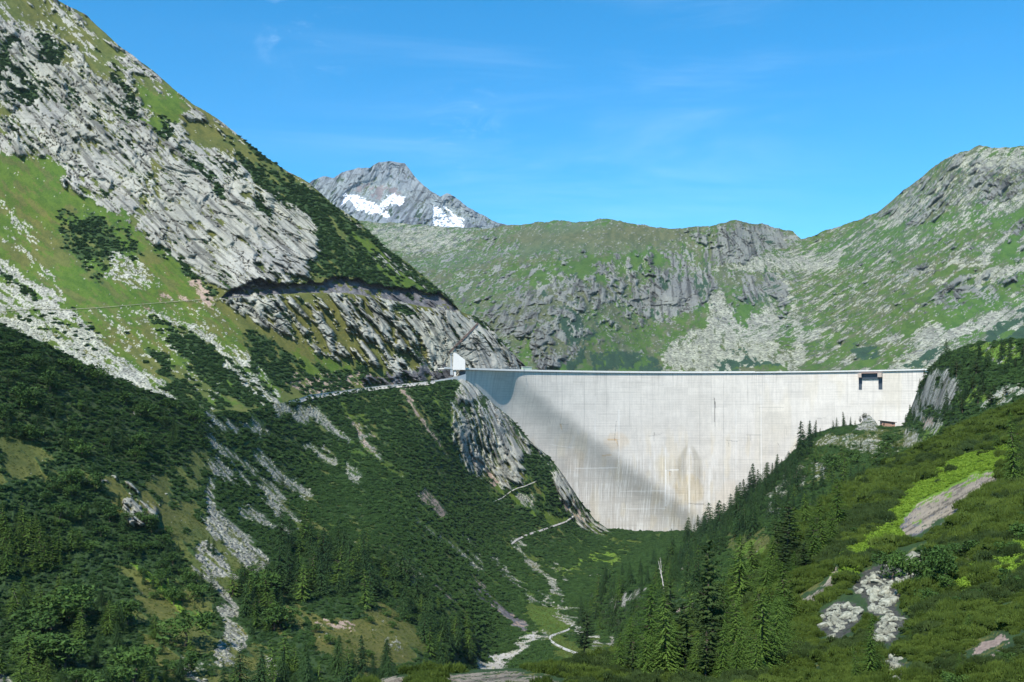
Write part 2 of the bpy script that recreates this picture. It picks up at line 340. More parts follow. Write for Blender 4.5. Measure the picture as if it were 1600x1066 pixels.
opsA = [
 ('p', ROCK, .62, [(-80,-130),(100,0),(200,70),(300,150),(480,285),(520,330),(500,440),(300,440),(100,300),(-80,240)]),
 ('p', OLIVE, .68, [(-80,-130),(100,0),(300,150),(500,300),(480,330),(330,220),(230,160),(120,90),(0,40),(-80,0)]),
 ('p', ROCK, .93, [(85,110),(130,95),(190,140),(225,150),(260,215),(330,235),(420,290),(480,350),(500,395),(480,430),(400,450),(345,458),(300,415),(250,380),(200,340),(150,310),(110,290),(60,250),(0,240),(0,190),(40,150)]),
 ('p', ROCK, .75, [(-10,30),(90,60),(100,120),(20,170),(-20,150)]),
 ('p', SHRUB, .55, [(-20,50),(30,60),(60,150),(40,175),(-20,130)]), ('p', SHRUB, .8, [(55,55),(100,70),(95,100),(60,95)]),
 ('p', GRASS, .7, [(215,135),(285,155),(290,175),(250,200),(225,180)]), ('p', SHRUB, .8, [(250,180),(275,190),(270,225),(245,215)]),
 ('s', SHRUB, .75, (10,22), [(180,120),(200,150),(210,175)]), ('s', SHRUB, .8, (20,16), [(300,255),(330,285),(345,310)]),
 ('s', OLIVE, .6, (12,16), [(248,230),(235,290),(225,320),(210,345)]), ('p', SHRUB, .85, [(400,300),(420,320),(420,345),(395,330)]),
 ('p', OLIVE, .85, [(290,195),(340,205),(430,250),(480,290),(520,330),(480,330),(420,300),(370,250),(300,225)]),
 ('p', SHRUB, .55, [(340,200),(430,250),(490,300),(520,325),(470,340),(400,290),(360,240)]),
 ('p', SHRUB, .88, [(455,285),(500,305),(560,350),(620,400),(680,445),(712,478),(690,468),(640,460),(590,450),(560,440),(520,435),(485,435),(480,415),(500,395),(498,370),(470,330),(440,300)]),
 ('p', GRASS, .35, [(530,340),(600,400),(690,462),(640,455),(560,400)]), ('s', ROCK, .5, 7, [(585,400),(660,455)]), ('s', ROCK, .6, 5, [(540,330),(575,360)]),
 ('s', ROCK, .5, (5,8), [(630,415),(690,455)]),
 # left meadow and screes
 ('p', GRASS, 1, [(-80,245),(30,245),(75,243),(108,262),(100,300),(150,315),(200,345),(250,385),(305,425),(330,462),(350,490),(420,560),(440,620),(385,640),(330,640),(150,575),(-80,505)]),
 ('p', OLIVE, .45, [(-80,245),(60,245),(110,300),(300,420),(340,500),(400,600),(200,560),(60,440),(-80,330)]),
 ('p', SHRUB, .75, [(100,340),(150,345),(190,380),(180,405),(140,410),(110,390)]), ('f', SHRUB, .35, [(90,330),(200,350),(230,400),(150,440),(100,390)]),
 ('f', SCREE, .55, [(175,395),(230,420),(255,455),(200,450),(170,430)]), ('s', SHRUB, .7, 10, [(250,385),(300,432),(335,455)]),
 ('s', SCREE, .7, (4,6), [(-5,318),(40,370),(80,435)]), ('s', SCREE, .55, (3,6), [(0,358),(40,400),(100,470)]),
 ('p', SCREE, .80, [(-80,400),(0,405),(40,435),(95,470),(90,490),(-80,490)]), ('s', SHRUB, .6, 10, [(0,430),(50,465)]),
 ('p', SCREE, .84, [(-80,490),(60,484),(110,492),(150,520),(180,545),(235,600),(280,635),(300,650),(200,640),(100,560),(-80,520)]),
 ('s', SCREE, .75, (22,10), [(190,570),(250,605),(330,645),(360,665)]), ('f', SHRUB, .10, [(20,490),(120,490),(200,560),(150,570)]),
 ('p', OLIVE, .5, [(130,480),(330,470),(420,600),(400,640),(330,630),(230,580)]),
 ('f', SCREE, .08, [(130,480),(330,470),(430,600),(330,640),(230,590)]),
 ('s', SCREE, .8, 4, [(160,485),(200,530)]), ('f', SCREE, .5, [(215,488),(270,485),(280,500),(240,505)]),
 ('p', SHRUB, .9, [(235,500),(290,520),(350,550),(375,575),(420,600),(425,630),(380,640),(340,615),(290,570),(250,530)]),
 ('p', SHRUB, .55, [(200,530),(260,560),(330,620),(360,645),(300,640),(220,570)]),
 ('s', SCREE, .85, (16,10), [(298,510),(345,535),(380,565),(425,600)]), ('s', SCREE, .75, (6,14), [(350,565),(385,590),(425,625)]),
 ('s', SCREE, .6, 5, [(250,530),(280,560)]),
 ('p', OLIVE, .6, [(330,470),(400,470),(420,520),(470,590),(440,610),(380,540),(340,490)]),
 # rock band between the two roads
 ('p', ROCK, .86, [(335,470),(400,465),(540,460),(610,470),(718,487),(760,505),(828,578),(830,600),(720,592),(640,600),(590,570),(520,560),(450,520),(400,500)]),
 ('p', OLIVE, .36, [(335,470),(540,460),(680,500),(690,540),(640,590),(480,560),(400,500)]),
 ('p', ROCK, .97, [(640,485),(718,487),(765,508),(830,580),(830,600),(730,592),(700,560),(670,560),(640,520)]),
 ('s', SHRUB, .9, (16,8), [(622,490),(655,500)]), ('s', SHRUB, .7, (6,12), [(600,530),(640,560),(665,590)]), ('s', SHRUB, .8, 7, [(745,503),(780,525),(800,550)]),
 ('p', SHRUB, .72, [(380,500),(430,530),(480,570),(560,580),(650,590),(640,600),(560,606),(470,620),(400,600),(390,560)]),
 ('p', GRASS, .4, [(460,540),(560,570),(580,600),(480,610)]), ('f', SOIL, .3, [(440,590),(560,585),(640,590),(630,602),(470,618)]),
 ('p', DARK, .75, [(560,596),(600,585),(660,580),(700,572),(708,585),(690,592),(640,598),(570,604)]), ('p', DARK, .97, [(668,576),(706,566),(708,590),(672,592)]),
 ('s', SOIL, .8, (6,14), [(300,440),(318,455),(330,470)]), ('s', SOIL, .35, 5, [(225,475),(320,455)]),
]
BOTA = [(-80, 760), (200, 760), (330, 740), (400, 720), (480, 690), (640, 660), (700, 640), (728, 598), (840, 600)]
layer('left_mountain', -200, 838, 1.25, TOPA, BOTA, 520, ctlA, OLIVE, opsA, FR_L, 1.0, 5, 2.2, 25, (9, 70), 9.0, 1.4, 0.9, (OV, RD, 16), 0.7, 1, seam=.955)

TOPB = [(-200, 470), (-80, 488), (0, 506), (60, 532), (150, 578), (230, 610), (330, 642), (385, 645), (410, 636), (470, 622), (520, 613), (560, 608), (640, 600), (700, 594), (728, 594), (745, 605), (770, 630), (800, 655), (828, 688), (845, 702), (860, 715), (880, 742), (905, 780), (930, 812), (950, 826), (1010, 831), (1060, 831), (1140, 835)]
ctlB = [(-60,490,600),(0,505,600),(150,575,640),(330,640,730),(400,640,830),(470,622,950),(600,602,1080),(728,593,1165),(800,655,1190),(860,715,1195),(905,780,1190),(950,826,1195),(1010,830,1195),(1100,833,1195),
        (0,640,520),(0,800,450),(0,1066,330),(200,1066,350),(200,850,480),(400,1066,380),(400,850,560),(330,720,650),(600,1040,430),(600,850,650),(480,760,780),(600,700,950),(700,640,1100),(740,740,1120),(820,760,1150),(900,815,1175),
        (750,850,950),(850,900,950),(950,870,1080),(1000,880,1000),(850,950,800),(900,960,760),(840,985,690),(760,1040,600),(700,1000,540),(900,1030,520),(1000,1066,480),(960,1010,610),(900,992,690),(1130,1000,600),(1130,880,1000),(0,1200,220),(600,1200,280),(1100,1200,350),(-200,480,560),(-200,1180,220)]
opsB = [
 # shrubby slope: grass seams and stone runs following the fall line
 ('p', GRASS, .13, [(330,640),(700,600),(950,826),(1000,1066),(700,1000),(420,800)]),
 ('p', OLIVE, .10, [(330,640),(700,600),(900,826),(800,966),(420,800)]),
 ('s', SCREE, .95, (16,7), [(438,641),(485,645),(500,655),(520,675),(545,692)]), ('p', SCREE, .85, [(435,645),(480,638),(500,655),(470,655)]),
 ('s', SCREE, .8, (4,6), [(378,655),(400,665),(418,677)]), ('s', SCREE, .9, (8,8), [(480,695),(500,708),(525,725)]), ('s', SCREE, .9, (4,6), [(538,730),(560,748)]),
 ('s', SCREE, .72, (5,22), [(322,682),(345,705),(370,725),(400,760),(420,775),(434,793)]), ('s', SCREE, .8, (6,16), [(395,710),(420,728),(440,748),(478,775)]),
 ('s', SCREE, .75, (8,10), [(280,680),(318,702)]), ('s', SCREE, .7, (5,12), [(325,645),(345,660),(365,668)]), ('s', SCREE, .7, (12,8), [(300,658),(330,665)]),
 ('s', SCREE, .9, (8,10), [(378,800),(400,808),(450,828)]), ('p', SCREE, .7, [(300,715),(330,720),(385,750),(400,765),(360,760),(320,745)]),
 ('s', SCREE, .6, (4,6), [(430,780),(470,815)]), ('s', SCREE, .7, 5, [(203,620),(218,635)]), ('s', SCREE, .6, 5, [(205,650),(215,665)]), ('s', ROCK, .9, 8, [(118,645),(135,660)]),
 ('s', SCREE, .75, (3,9), [(555,655),(570,680),(595,712)]), ('s', SOIL, .6, (3,8), [(545,650),(560,672),(590,705)]),
 ('s', GRASS, .8, (5,10), [(530,630),(555,650),(580,670)]), ('s', GRASS, .8, (6,8), [(565,690),(600,720),(630,740)]),
 ('s', SOIL, .8, (4,7), [(655,768),(675,785),(690,805)]), ('s', SCREE, .8, (4,8), [(645,808),(665,822),(700,850),(735,875),(750,890)]),
 ('s', GRASS, .6, (4,14), [(590,740),(630,790),(680,830),(730,860)]), ('s', SCREE, .6, 4, [(720,835),(738,850)]),
 ('s', SOIL, .8, 6, [(625,878),(640,890),(655,905)]), ('s', SOIL, .8, 5, [(680,918),(720,952)]), ('s', DARK, .9, (6,16), [(735,910),(775,945),(815,975)]), ('s', SOIL, .55, (4,12), [(745,915),(780,950),(820,978)]),
 ('s', SCREE, .7, (3,5), [(770,880),(800,905),(840,940),(880,960)]), ('s', SCREE, .62, (3,7), [(795,830),(812,850),(830,880),(850,905),(880,930)]), ('s', SCREE, .7, (8,4), [(826,880),(860,905),(880,935)]),
 ('s', SCREE, .75, (3,6), [(860,880),(885,900)]), ('s', GRASS, .8, (3,8), [(765,815),(790,840),(800,850)]), ('s', GRASS, .75, (4,8), [(840,880),(880,895),(950,888),(985,860)]),
 ('s', GRASS, .9, (8,10), [(955,845),(975,860),(1000,850)]), ('s', GRASS, .75, 5, [(1025,830),(1030,850)]), ('s', HERB, .85, (6,16), [(880,895),(940,868),(960,872)]),
 ('p', GRASS, .9, [(825,930),(850,940),(880,955),(890,990),(850,990),(820,960)]), ('s', SCREE, .85, 4, [(843,925),(870,950),(900,962)]), ('s', SCREE, .8, 6, [(868,962),(890,975)]),
 # abutment rock
 ('p', ROCK, .93, [(722,598),(740,604),(770,632),(800,660),(830,695),(820,755),(790,752),(765,740),(745,742),(725,725),(712,690),(705,665),(700,625),(712,610)]),
 ('p', ROCK, .95, [(860,735),(885,755),(905,790),(935,818),(950,828),(935,830),(905,818),(880,790),(862,755)]), ('s', ROCK, .85, (14,10), [(835,690),(858,705),(872,735)]),
 ('s', SHRUB, .9, (14,10), [(690,600),(712,630),(730,640)]), ('p', SHRUB, .9, [(815,700),(850,725),(865,745),(850,760),(818,748)]), ('s', SHRUB, .8, 10, [(745,630),(755,640)]),
 ('s', SHRUB, .8, 14, [(895,785),(910,795)]), ('s', SHRUB, .8, 16, [(862,730),(880,728)]), ('s', SOIL, .55, (4,12), [(725,705),(750,725),(770,745)]), ('s', SOIL, .5, (10,6), [(880,780),(905,805),(930,820)]),
 ('s', GRASS, .8, (10,5), [(625,605),(645,640),(660,665),(685,695)]), ('s', SOIL, .6, (8,4), [(628,605),(650,640),(690,690)]),
 ('s', SHRUB, .8, 7, [(755,610),(757,640)]),
 ('p', SCREE, .85, [(805,775),(820,772),(838,788),(835,800),(820,790)]), ('p', SCREE, .9, [(845,800),(858,800),(875,815),(862,822),(850,815)]), ('p', GRASS, .8, [(838,795),(890,815),(870,828),(850,820)]),
 ('s', GRASS, .8, 5, [(820,745),(845,765),(850,800)]),
 # lower left corner: clearings between the trees
 ('p', OLIVE, .62, [(-80,680),(60,690),(130,730),(180,790),(120,760),(60,745),(-80,760)]), ('p', HERB, .45, [(30,560),(70,580),(70,620),(40,610)]),
 ('p', FOREST, .9, [(-200,480),(-80,488),(0,506),(150,578),(320,642),(330,720),(250,760),(120,700),(-80,660)]),
 ('p', OLIVE, .85, [(230,790),(300,780),(330,830),(400,860),(430,900),(400,920),(340,930),(310,920),(280,860),(240,830)]),
 ('p', OLIVE, .7, [(150,740),(220,760),(330,700),(330,760),(240,790),(180,800)]), ('p', OLIVE, .75, [(180,880),(260,900),(330,940),(350,1000),(420,1010),(430,1066),(250,1066),(200,960)]),
 ('p', OLIVE, .9, [(470,960),(540,965),(600,940),(640,975),(680,1010),(640,1030),(560,1060),(500,1020)]), ('p', OLIVE, .7, [(400,900),(450,930),(480,950),(470,990),(420,980)]),
 ('p', HERB, .3, [(200,880),(300,930),(330,1000),(260,1000)]), ('f', SOIL, .3, [(485,965),(560,968),(560,985),(490,985)]), ('f', SCREE, .25, [(600,990),(625,990),(625,1015),(600,1010)]),
 ('p', ROCK, .85, [(190,790),(205,775),(250,790),(245,815),(220,820),(195,812)]), ('s', ROCK, .6, 8, [(195,755),(215,770)]), ('s', ROCK, .6, 6, [(160,755),(180,750)]),
 ('p', SCREE, .55, [(320,790),(345,800),(360,830),(410,850),(420,880),(400,900),(350,900),(330,920),(300,880),(310,850),(325,840)]), ('s', SCREE, .65, (12,26), [(325,760),(330,800),(345,830),(385,845)]),
 ('s', SCREE, .7, (16,34), [(320,890),(345,930),(362,970),(365,1010),(350,1025)]), ('s', SCREE, .5, (10,16), [(420,1030),(440,1066)]), ('f', SCREE, .4, [(280,1030),(330,1030),(320,1066),(290,1066)]),
 ('p', ROCK, .95, [(-80,1040),(0,1048),(30,1062),(40,1080),(-80,1090)]), ('s', SOIL, .5, 6, [(465,870),(500,890)]),
 # stream bed
 ('s', GRAVEL, 1, (7,16), [(843,984),(825,1000),(805,1020),(780,1035),(750,1045)]), ('s', GRAVEL, .9, 6, [(812,1030),(830,1036)]), ('s', SCREE, .8, 8, [(840,985),(865,990)]),
 ('p', GRASS, .95, [(852,990),(870,985),(900,1005),(975,1018),(960,1030),(930,1050),(880,1035),(855,1012)]), ('p', SHRUB, 1, [(835,1000),(850,1000),(860,1035),(820,1045),(800,1035)]),
 ('p', ROCK, .8, [(920,990),(935,995),(945,1012),(930,1010)]), ('p', ROCK, .85, [(955,990),(965,1000),(968,1016),(952,1012)]), ('s', ROCK, .7, 8, [(895,985),(905,990)]), ('s', ROCK, .7, 8, [(965,940),(1000,925)]),
]
layer('valley_slope', -200, 1140, 1.2, TOPB, [(-80, 1180), (1140, 1180)], 480, ctlB, SHRUB, opsB, FR_L, 0.8, 4.5, 1.6, 22, (6, 40), 6.0, 2.4, 0.8, None, 0.5, 11, tint=lambda a, b, c, d: np.where((d == SCREE)[..., None], .72, 1.0))

TOPC = [(850,1003),(880,985),(920,930),(950,900),(1000,868),(1060,848),(1110,818),(1160,783),(1200,748),(1240,708),(1265,683),(1300,670),(1345,662),(1350,655),(1358,648),(1366,655),(1372,664),(1400,668),(1412,665),(1420,645),(1432,615),(1445,590),(1455,572),(1480,552),(1530,535),(1600,530),(1680,520),(1900,490)]
ctlC = [(870,992,715),(960,1004,640),(950,900,800),(1000,865,880),(1110,815,1000),(1240,705,1040),(1350,664,1050),(1412,665,1060),(1440,600,1000),(1455,575,960),(1530,535,800),(1680,515,650),(1600,600,560),(1500,650,620),(1400,720,700),(1300,770,560),(1200,800,640),(1100,870,700),(1000,930,600),(1200,900,420),(1050,980,420),(1040,1040,400),(1000,1100,300),(1400,800,450),(1600,700,400),(1680,900,250),(1900,490,620),(1900,900,230),(850,1010,690)]
opsC = [
 ('p', FOREST, .6, [(850,1000),(950,890),(1110,818),(1240,700),(1270,760),(1150,860),(1000,980)]),
 ('p', OLIVE, .75, [(1265,690),(1300,672),(1412,668),(1440,690),(1400,700),(1330,690),(1280,700)]), ('p', OLIVE, .4, [(1230,720),(1300,690),(1440,690),(1330,740),(1230,780)]),
 ('f', SCREE, .5, [(1270,690),(1300,680),(1390,690),(1410,700),(1380,708),(1300,695)]), ('p', ROCK, .7, [(1350,690),(1385,688),(1380,702),(1355,702)]),
 ('p', ROCK, .95, [(1335,665),(1350,652),(1358,646),(1368,655),(1372,668),(1340,670)]), ('f', SCREE, .6, [(1225,740),(1260,735),(1255,755),(1225,760)]), ('f', ROCK, .5, [(1270,720),(1290,720),(1285,745),(1270,740)]),
 ('f', SCREE, .5, [(1195,770),(1225,760),(1230,775),(1195,780)]), ('p', ROCK, .7, [(1200,790),(1215,785),(1215,805),(1200,800)]),
 ('p', OLIVE, .8, [(1130,840),(1160,828),(1200,830),(1210,850),(1190,880),(1150,870)]), ('p', HERB, .6, [(1150,850),(1200,845),(1190,880),(1140,880)]),
 ('p', ROCK, .93, [(1425,640),(1445,600),(1460,575),(1480,580),(1500,600),(1490,625),(1465,640),(1430,655)]), ('p', ROCK, .9, [(1455,645),(1480,600),(1500,612),(1485,640),(1462,655)]),
 ('s', SHRUB, .9, 10, [(1465,585),(1462,610)]), ('s', SHRUB, .85, 12, [(1440,640),(1470,650),(1480,640)]),
 ('p', ROCK, .85, [(1540,550),(1580,535),(1585,548),(1560,565),(1545,560)]), ('p', HERB, .6, [(1500,535),(1560,530),(1600,545),(1600,570),(1560,570),(1520,550)]),
 ('p', SCREE, .75, [(1440,660),(1480,655),(1475,675),(1445,670)]), ('p', SOIL, .6, [(1440,655),(1460,655),(1460,665),(1440,665)]), ('p', ROCK, .7, [(1410,670),(1440,680),(1430,695),(1412,695)]),
 ('p', HERB, .8, [(1440,680),(1470,670),(1480,690),(1450,700)]), ('p', SCREE, .7, [(1420,700),(1465,685),(1468,695),(1430,705)]), ('p', SCREE, .65, [(1530,635),(1560,610),(1600,600),(1600,620),(1560,640)]),
 ('p', HERB, .6, [(1495,620),(1530,605),(1540,630),(1505,640)]), ('s', ROCK, .7, 10, [(955,945),(1000,925)]), ('s', SCREE, .6, 5, [(1062,870),(1068,892)]),
 ('p', HERB, .5, [(1060,900),(1120,890),(1110,930),(1070,940)]), ('p', SOIL, .85, [(1055,950),(1065,945),(1075,948),(1082,940),(1082,955),(1060,965)]),
]
layer('forested_slope', 850, 1900, 1.2, TOPC, [(850, 1006), (900, 995), (960, 1008), (1000, 1030), (1040, 1100), (1670, 900), (1900, 900)], 330, ctlC, SHRUB, opsC, FR_R, 0.7, 4, 1.5, 18, (6, 40), 5.0, 1.2, 0.8, None, 0.7, 21)

TOPD = [(520,1092),(570,1068),(600,1059),(650,1052),(700,1049),(760,1046),(850,1042),(900,1036),(950,1030),(1010,1012),(1060,990),(1100,968),(1140,930),(1185,878),(1230,830),(1300,780),(1350,748),(1400,722),(1450,695),(1500,668),(1560,645),(1600,630),(1680,605),(1800,585),(2000,560)]
ctlD = [(540,1085,95),(600,1058,95),(700,1048,95),(850,1040,100),(950,1030,115),(1060,990,150),(1120,950,180),(1180,880,220),(1300,770,270),(1500,680,300),(1680,600,320),(1500,790,190),(1300,900,150),(1400,930,130),(1200,1000,120),(1600,900,110),(1600,1066,60),(1400,1066,70),(1200,1066,80),(1000,1066,90),(800,1066,85),(600,1100,70),(1600,1250,35),(1000,1250,45),(520,1250,50),(1600,740,210),(2000,560,330),(2000,800,170),(2000,1250,36)]
opsD = [
 ('p', OLIVE, .12, [(560,1050),(1000,1020),(1300,900),(1600,700),(1600,1066),(560,1100)]),
 ('p', HERB, .93, [(1385,800),(1410,775),(1460,735),(1530,705),(1570,690),(1600,690),(1600,720),(1560,735),(1500,760),(1440,785),(1415,815),(1400,830),(1390,825)]),
 ('p', HERB, .95, [(1310,870),(1340,850),(1385,825),(1425,835),(1400,850),(1370,870),(1330,890),(1320,885)]), ('p', HERB, .8, [(1290,895),(1330,885),(1340,900),(1300,910)]),
 ('p', ROCK, .98, [(1405,822),(1430,790),(1470,770),(1520,748),(1552,740),(1562,745),(1545,765),(1500,795),(1460,815),(1425,838),(1412,835)]),
 ('s', DARK, .6, (7,3), [(1405,824),(1440,792),(1475,775)]), ('s', DARK, .7, (4,7), [(1425,838),(1490,805),(1552,758)]), ('s', DARK, .5, 3, [(1430,822),(1480,792),(1535,762)]),
 ('s', HERB, .8, 9, [(1428,815),(1440,812)]), ('s', HERB, .6, 5, [(1440,790),(1490,770)]),
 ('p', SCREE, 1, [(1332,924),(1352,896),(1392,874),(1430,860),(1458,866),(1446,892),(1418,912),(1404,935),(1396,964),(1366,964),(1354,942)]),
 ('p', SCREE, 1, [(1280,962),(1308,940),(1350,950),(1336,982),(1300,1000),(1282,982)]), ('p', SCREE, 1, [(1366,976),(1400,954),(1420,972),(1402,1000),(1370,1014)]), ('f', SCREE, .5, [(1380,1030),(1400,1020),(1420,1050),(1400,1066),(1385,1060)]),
 ('s', ROCK, .98, (10,8), [(1306,892),(1295,915),(1270,935),(1250,945)]), ('s', SOIL, .6, 5, [(1230,955),(1250,948)]),
 ('p', HERB, .9, [(1560,880),(1590,850),(1640,830),(1640,900),(1590,905),(1550,905)]), ('p', HERB, .5, [(1470,900),(1530,880),(1550,910),(1500,920)]),
 ('p', OLIVE, .5, [(1480,980),(1600,920),(1600,960),(1500,1020)]), ('p', SOIL, .6, [(1520,1020),(1560,990),(1575,1000),(1545,1035),(1525,1035)]), ('p', DARK, .9, [(1490,1060),(1530,1035),(1535,1066),(1490,1080)]),
 ('p', ROCK, .7, [(590,1062),(620,1055),(640,1060),(640,1075),(590,1078)]), ('f', ROCK, .75, [(690,1056),(760,1050),(860,1056),(880,1075),(690,1078)]),
]
layer('near_slope', 520, 2000, 1.3, TOPD, [(520, 1250), (2000, 1250)], 330, ctlD, SHRUB, opsD, FR_R, 0.16, 2.6, 1.0, 30, (1.6, 12), 0.8, 0.35, 0.25, None, 0.8, 31, seam=0.6, tint=lambda a, b, c, d: np.where((d == ROCK)[..., None], np.array([.86, .74, .66]), np.where((d == SCREE)[..., None], .20, 1.0)))  # scree ground darkened to paint in the shade between the boulders

TOPE = [(540,345),(570,345),(600,349),(650,350),(700,356),(760,356),(790,354),(820,349),(860,345),(900,346),(950,343),(990,349),(1040,357),(1080,356),(1110,352),(1140,344),(1175,350),(1200,352),(1220,360),(1238,362),(1252,375),(1300,358),(1350,342),(1385,322),(1410,300),(1440,278),(1470,252),(1500,238),(1530,229),(1560,231),(1600,227),(1690,232),(1850,215)]
ctlE = [(540,345,4300),(650,350,4100),(790,355,3600),(950,343,3300),(1140,345,3200),(1250,375,3300),(1380,335,3200),(1500,240,3150),(1690,225,3000),(1600,400,2450),(1600,530,2000),(1400,450,2450),(1400,575,2000),(1200,480,2650),(1200,575,2150),(1000,470,2700),(1000,575,2150),(850,575,1850),(850,480,2300),(720,470,2500),(640,400,3300),(540,420,3000),(1300,650,1800),(700,650,1600),(1690,650,1600),(1850,215,2900),(1850,650,1550)]
opsE = [
 ('p', SCREE, .27, [(540,340),(1250,340),(1250,600),(540,600)]), ('p', SCREE, .15, [(1200,380),(1400,300),(1700,200),(1700,600),(1200,600)]), ('p', GRASS, .58, [(540,340),(1700,200),(1700,600),(540,600)]),
 ('f', ROCK, .12, [(560,345),(1690,228),(1690,560),(560,560)]),
 ('p', ROCK, .22, [(580,350),(1250,350),(1250,500),(700,520)]),
 ('p', SCREE, .6, [(570,345),(700,352),(740,380),(660,400),(600,385)]), ('p', ROCK, .6, [(760,480),(850,440),(940,420),(1000,430),(960,470),(880,490),(820,520),(770,520)]),
 ('p', ROCK, .88, [(1000,440),(1060,420),(1110,425),(1120,450),(1095,490),(1050,505),(1000,495),(980,470)]), ('p', ROCK, .9, [(1160,435),(1215,425),(1240,460),(1220,475),(1165,478)]),
 ('p', ROCK, .75, [(1110,380),(1150,355),(1190,352),(1235,362),(1245,375),(1200,390),(1180,405),(1110,410)]),
 ('p', ROCK, .7, [(830,520),(900,490),(930,520),(900,560),(860,578),(830,578)]), ('p', SHRUB, .6, [(860,480),(910,490),(920,530),(890,540),(870,510)]), ('s', SHRUB, .8, (6,16), [(930,510),(915,545),(890,575)]),
 ('p', SCREE, .95, [(1110,470),(1130,455),(1140,500),(1165,510),(1200,480),(1225,490),(1215,540),(1230,580),(1120,580),(1030,578),(1050,530),(1100,510)]),
 ('p', SCREE, .85, [(1100,415),(1180,405),(1250,400),(1320,385),(1310,420),(1290,430),(1250,425),(1200,420),(1120,422)]), ('s', SCREE, .7, (5,8), [(840,445),(940,425),(1020,405)]), ('s', SCREE, .7, (10,20), [(1240,480),(1250,540),(1240,580)]),
 ('p', SHRUB, .85, [(925,560),(960,545),(1000,555),(1045,580),(925,580)]), ('p', SHRUB, .8, [(1115,560),(1170,552),(1220,575),(1220,582),(1115,580)]), ('p', GRASS, .9, [(1140,480),(1165,475),(1190,495),(1165,510),(1145,500)]),
 ('p', GRASS, .6, [(1050,500),(1110,480),(1110,505),(1060,520)]), ('p', GRASS, .5, [(780,420),(1000,390),(1080,400),(1000,425),(860,450)]), ('p', OLIVE, .6, [(800,355),(1000,350),(1100,365),(1000,390),(820,400)]),
 # right mountain
 ('p', SCREE, .8, [(1480,250),(1530,230),(1600,228),(1690,225),(1690,270),(1600,265),(1540,275),(1490,265)]), ('p', ROCK, .5, [(1370,330),(1430,290),(1500,240),(1600,260),(1690,250),(1690,330),(1600,330),(1500,320),(1430,350)]),
 ('p', SCREE, .85, [(1370,345),(1420,325),(1440,330),(1400,355),(1375,356)]), ('s', SCREE, .8, (5,12), [(1460,370),(1530,340),(1600,315),(1690,290)]),
 ('p', ROCK, .75, [(1450,460),(1480,440),(1580,425),(1590,440),(1560,465),(1500,480),(1460,490)]), ('s', ROCK, .7, (8,12), [(1400,440),(1480,410),(1560,380),(1600,350)]),
 ('p', SCREE, .85, [(1500,445),(1600,405),(1690,380),(1690,420),(1600,430),(1560,435)]), ('p', SCREE, .85, [(1420,525),(1460,500),(1500,510),(1600,470),(1690,440),(1690,500),(1530,525),(1480,540),(1420,540)]),
 ('s', SCREE, .6, (3,5), [(1320,420),(1290,450),(1270,500),(1245,550)]), ('s', SCREE, .7, (3,4), [(1340,450),(1300,520),(1270,560)]), ('s', SCREE, .5, (2,4), [(1380,450),(1330,500),(1290,540)]),
 ('p', SCREE, .8, [(1380,580),(1420,555),(1470,530),(1500,530),(1460,560),(1440,580)]), ('p', SHRUB, .85, [(1330,545),(1360,540),(1370,555),(1350,570),(1335,560)]), ('p', SHRUB, .85, [(1410,570),(1450,545),(1480,550),(1440,580)]),
 ('p', SHRUB, .7, [(1540,520),(1600,490),(1690,460),(1690,560),(1540,560)]), ('p', GRASS, .65, [(1450,420),(1550,380),(1600,360),(1600,390),(1480,440)]), ('p', GRASS, .5, [(1400,500),(1540,450),(1600,450),(1500,500),(1420,525)]),
]
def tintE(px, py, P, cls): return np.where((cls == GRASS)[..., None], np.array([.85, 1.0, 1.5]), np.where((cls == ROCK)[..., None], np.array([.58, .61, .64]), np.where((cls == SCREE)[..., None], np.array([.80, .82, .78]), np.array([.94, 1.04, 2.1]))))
layer('distant_ridge', 540, 1850, 1.25, TOPE, [(540, 600), (1690, 660)], 330, ctlE, OLIVE, opsE, FR_M, 2.3, 5, 2.6, 14, (55, 230), 21, 3, 1.6, None, 0.6, 41, FR_R, 1.0, tintE)

TOPF = [(470,292),(486,284),(505,276),(522,279),(535,270),(560,262),(578,262),(592,254),(612,251),(632,256),(645,272),(660,287),(675,300),(688,308),(698,302),(712,309),(725,320),(745,332),(770,344),(795,352),(830,362)]
ctlF = [(470,290,8900),(610,251,9200),(700,303,9000),(800,355,8700),(470,400,7600),(610,360,7900),(700,370,8000),(800,400,8000),(610,310,8600),(530,320,8400),(640,300,8900)]
opsF = [
 ('p', SCREE, .75, [(560,285),(650,300),(620,320),(560,310)]), ('p', SOIL, .35, [(545,290),(600,292),(640,305),(600,312),(560,305)]), ('p', SCREE, .5, [(690,310),(790,350),(780,365),(700,350)]),
 ('f', SNOW, .80, [(538,302),(548,306),(565,310),(590,316),(612,306),(632,312),(625,318),(608,320),(598,330),(580,333),(560,328),(548,318),(540,312)]), ('s', SNOW, 1, 4, [(534,318),(542,312)]),
 ('f', SNOW, .78, [(677,322),(684,326),(700,334),(712,340),(728,356),(710,354),(690,353),(675,353)]), ('s', SNOW, .9, 3, [(692,320),(704,332),(725,346)]), ('s', SNOW, .8, 6, [(597,335),(606,337)]),
 ('p', SCREE, .9, [(536,322),(552,330),(560,345),(545,345)]),
]
layer('snowy_peak', 470, 830, 0.8, TOPF, [(470, 400), (830, 400)], 190, ctlF, ROCK, opsF, FR_M, 6, 2, 1.6, 12, (110, 420), 38, 5, 4, None, 0.8, 51, None, 1.0, lambda a, b, c, d: np.where((d == SNOW)[..., None], 1.0, np.array([.66, .76, .92])))
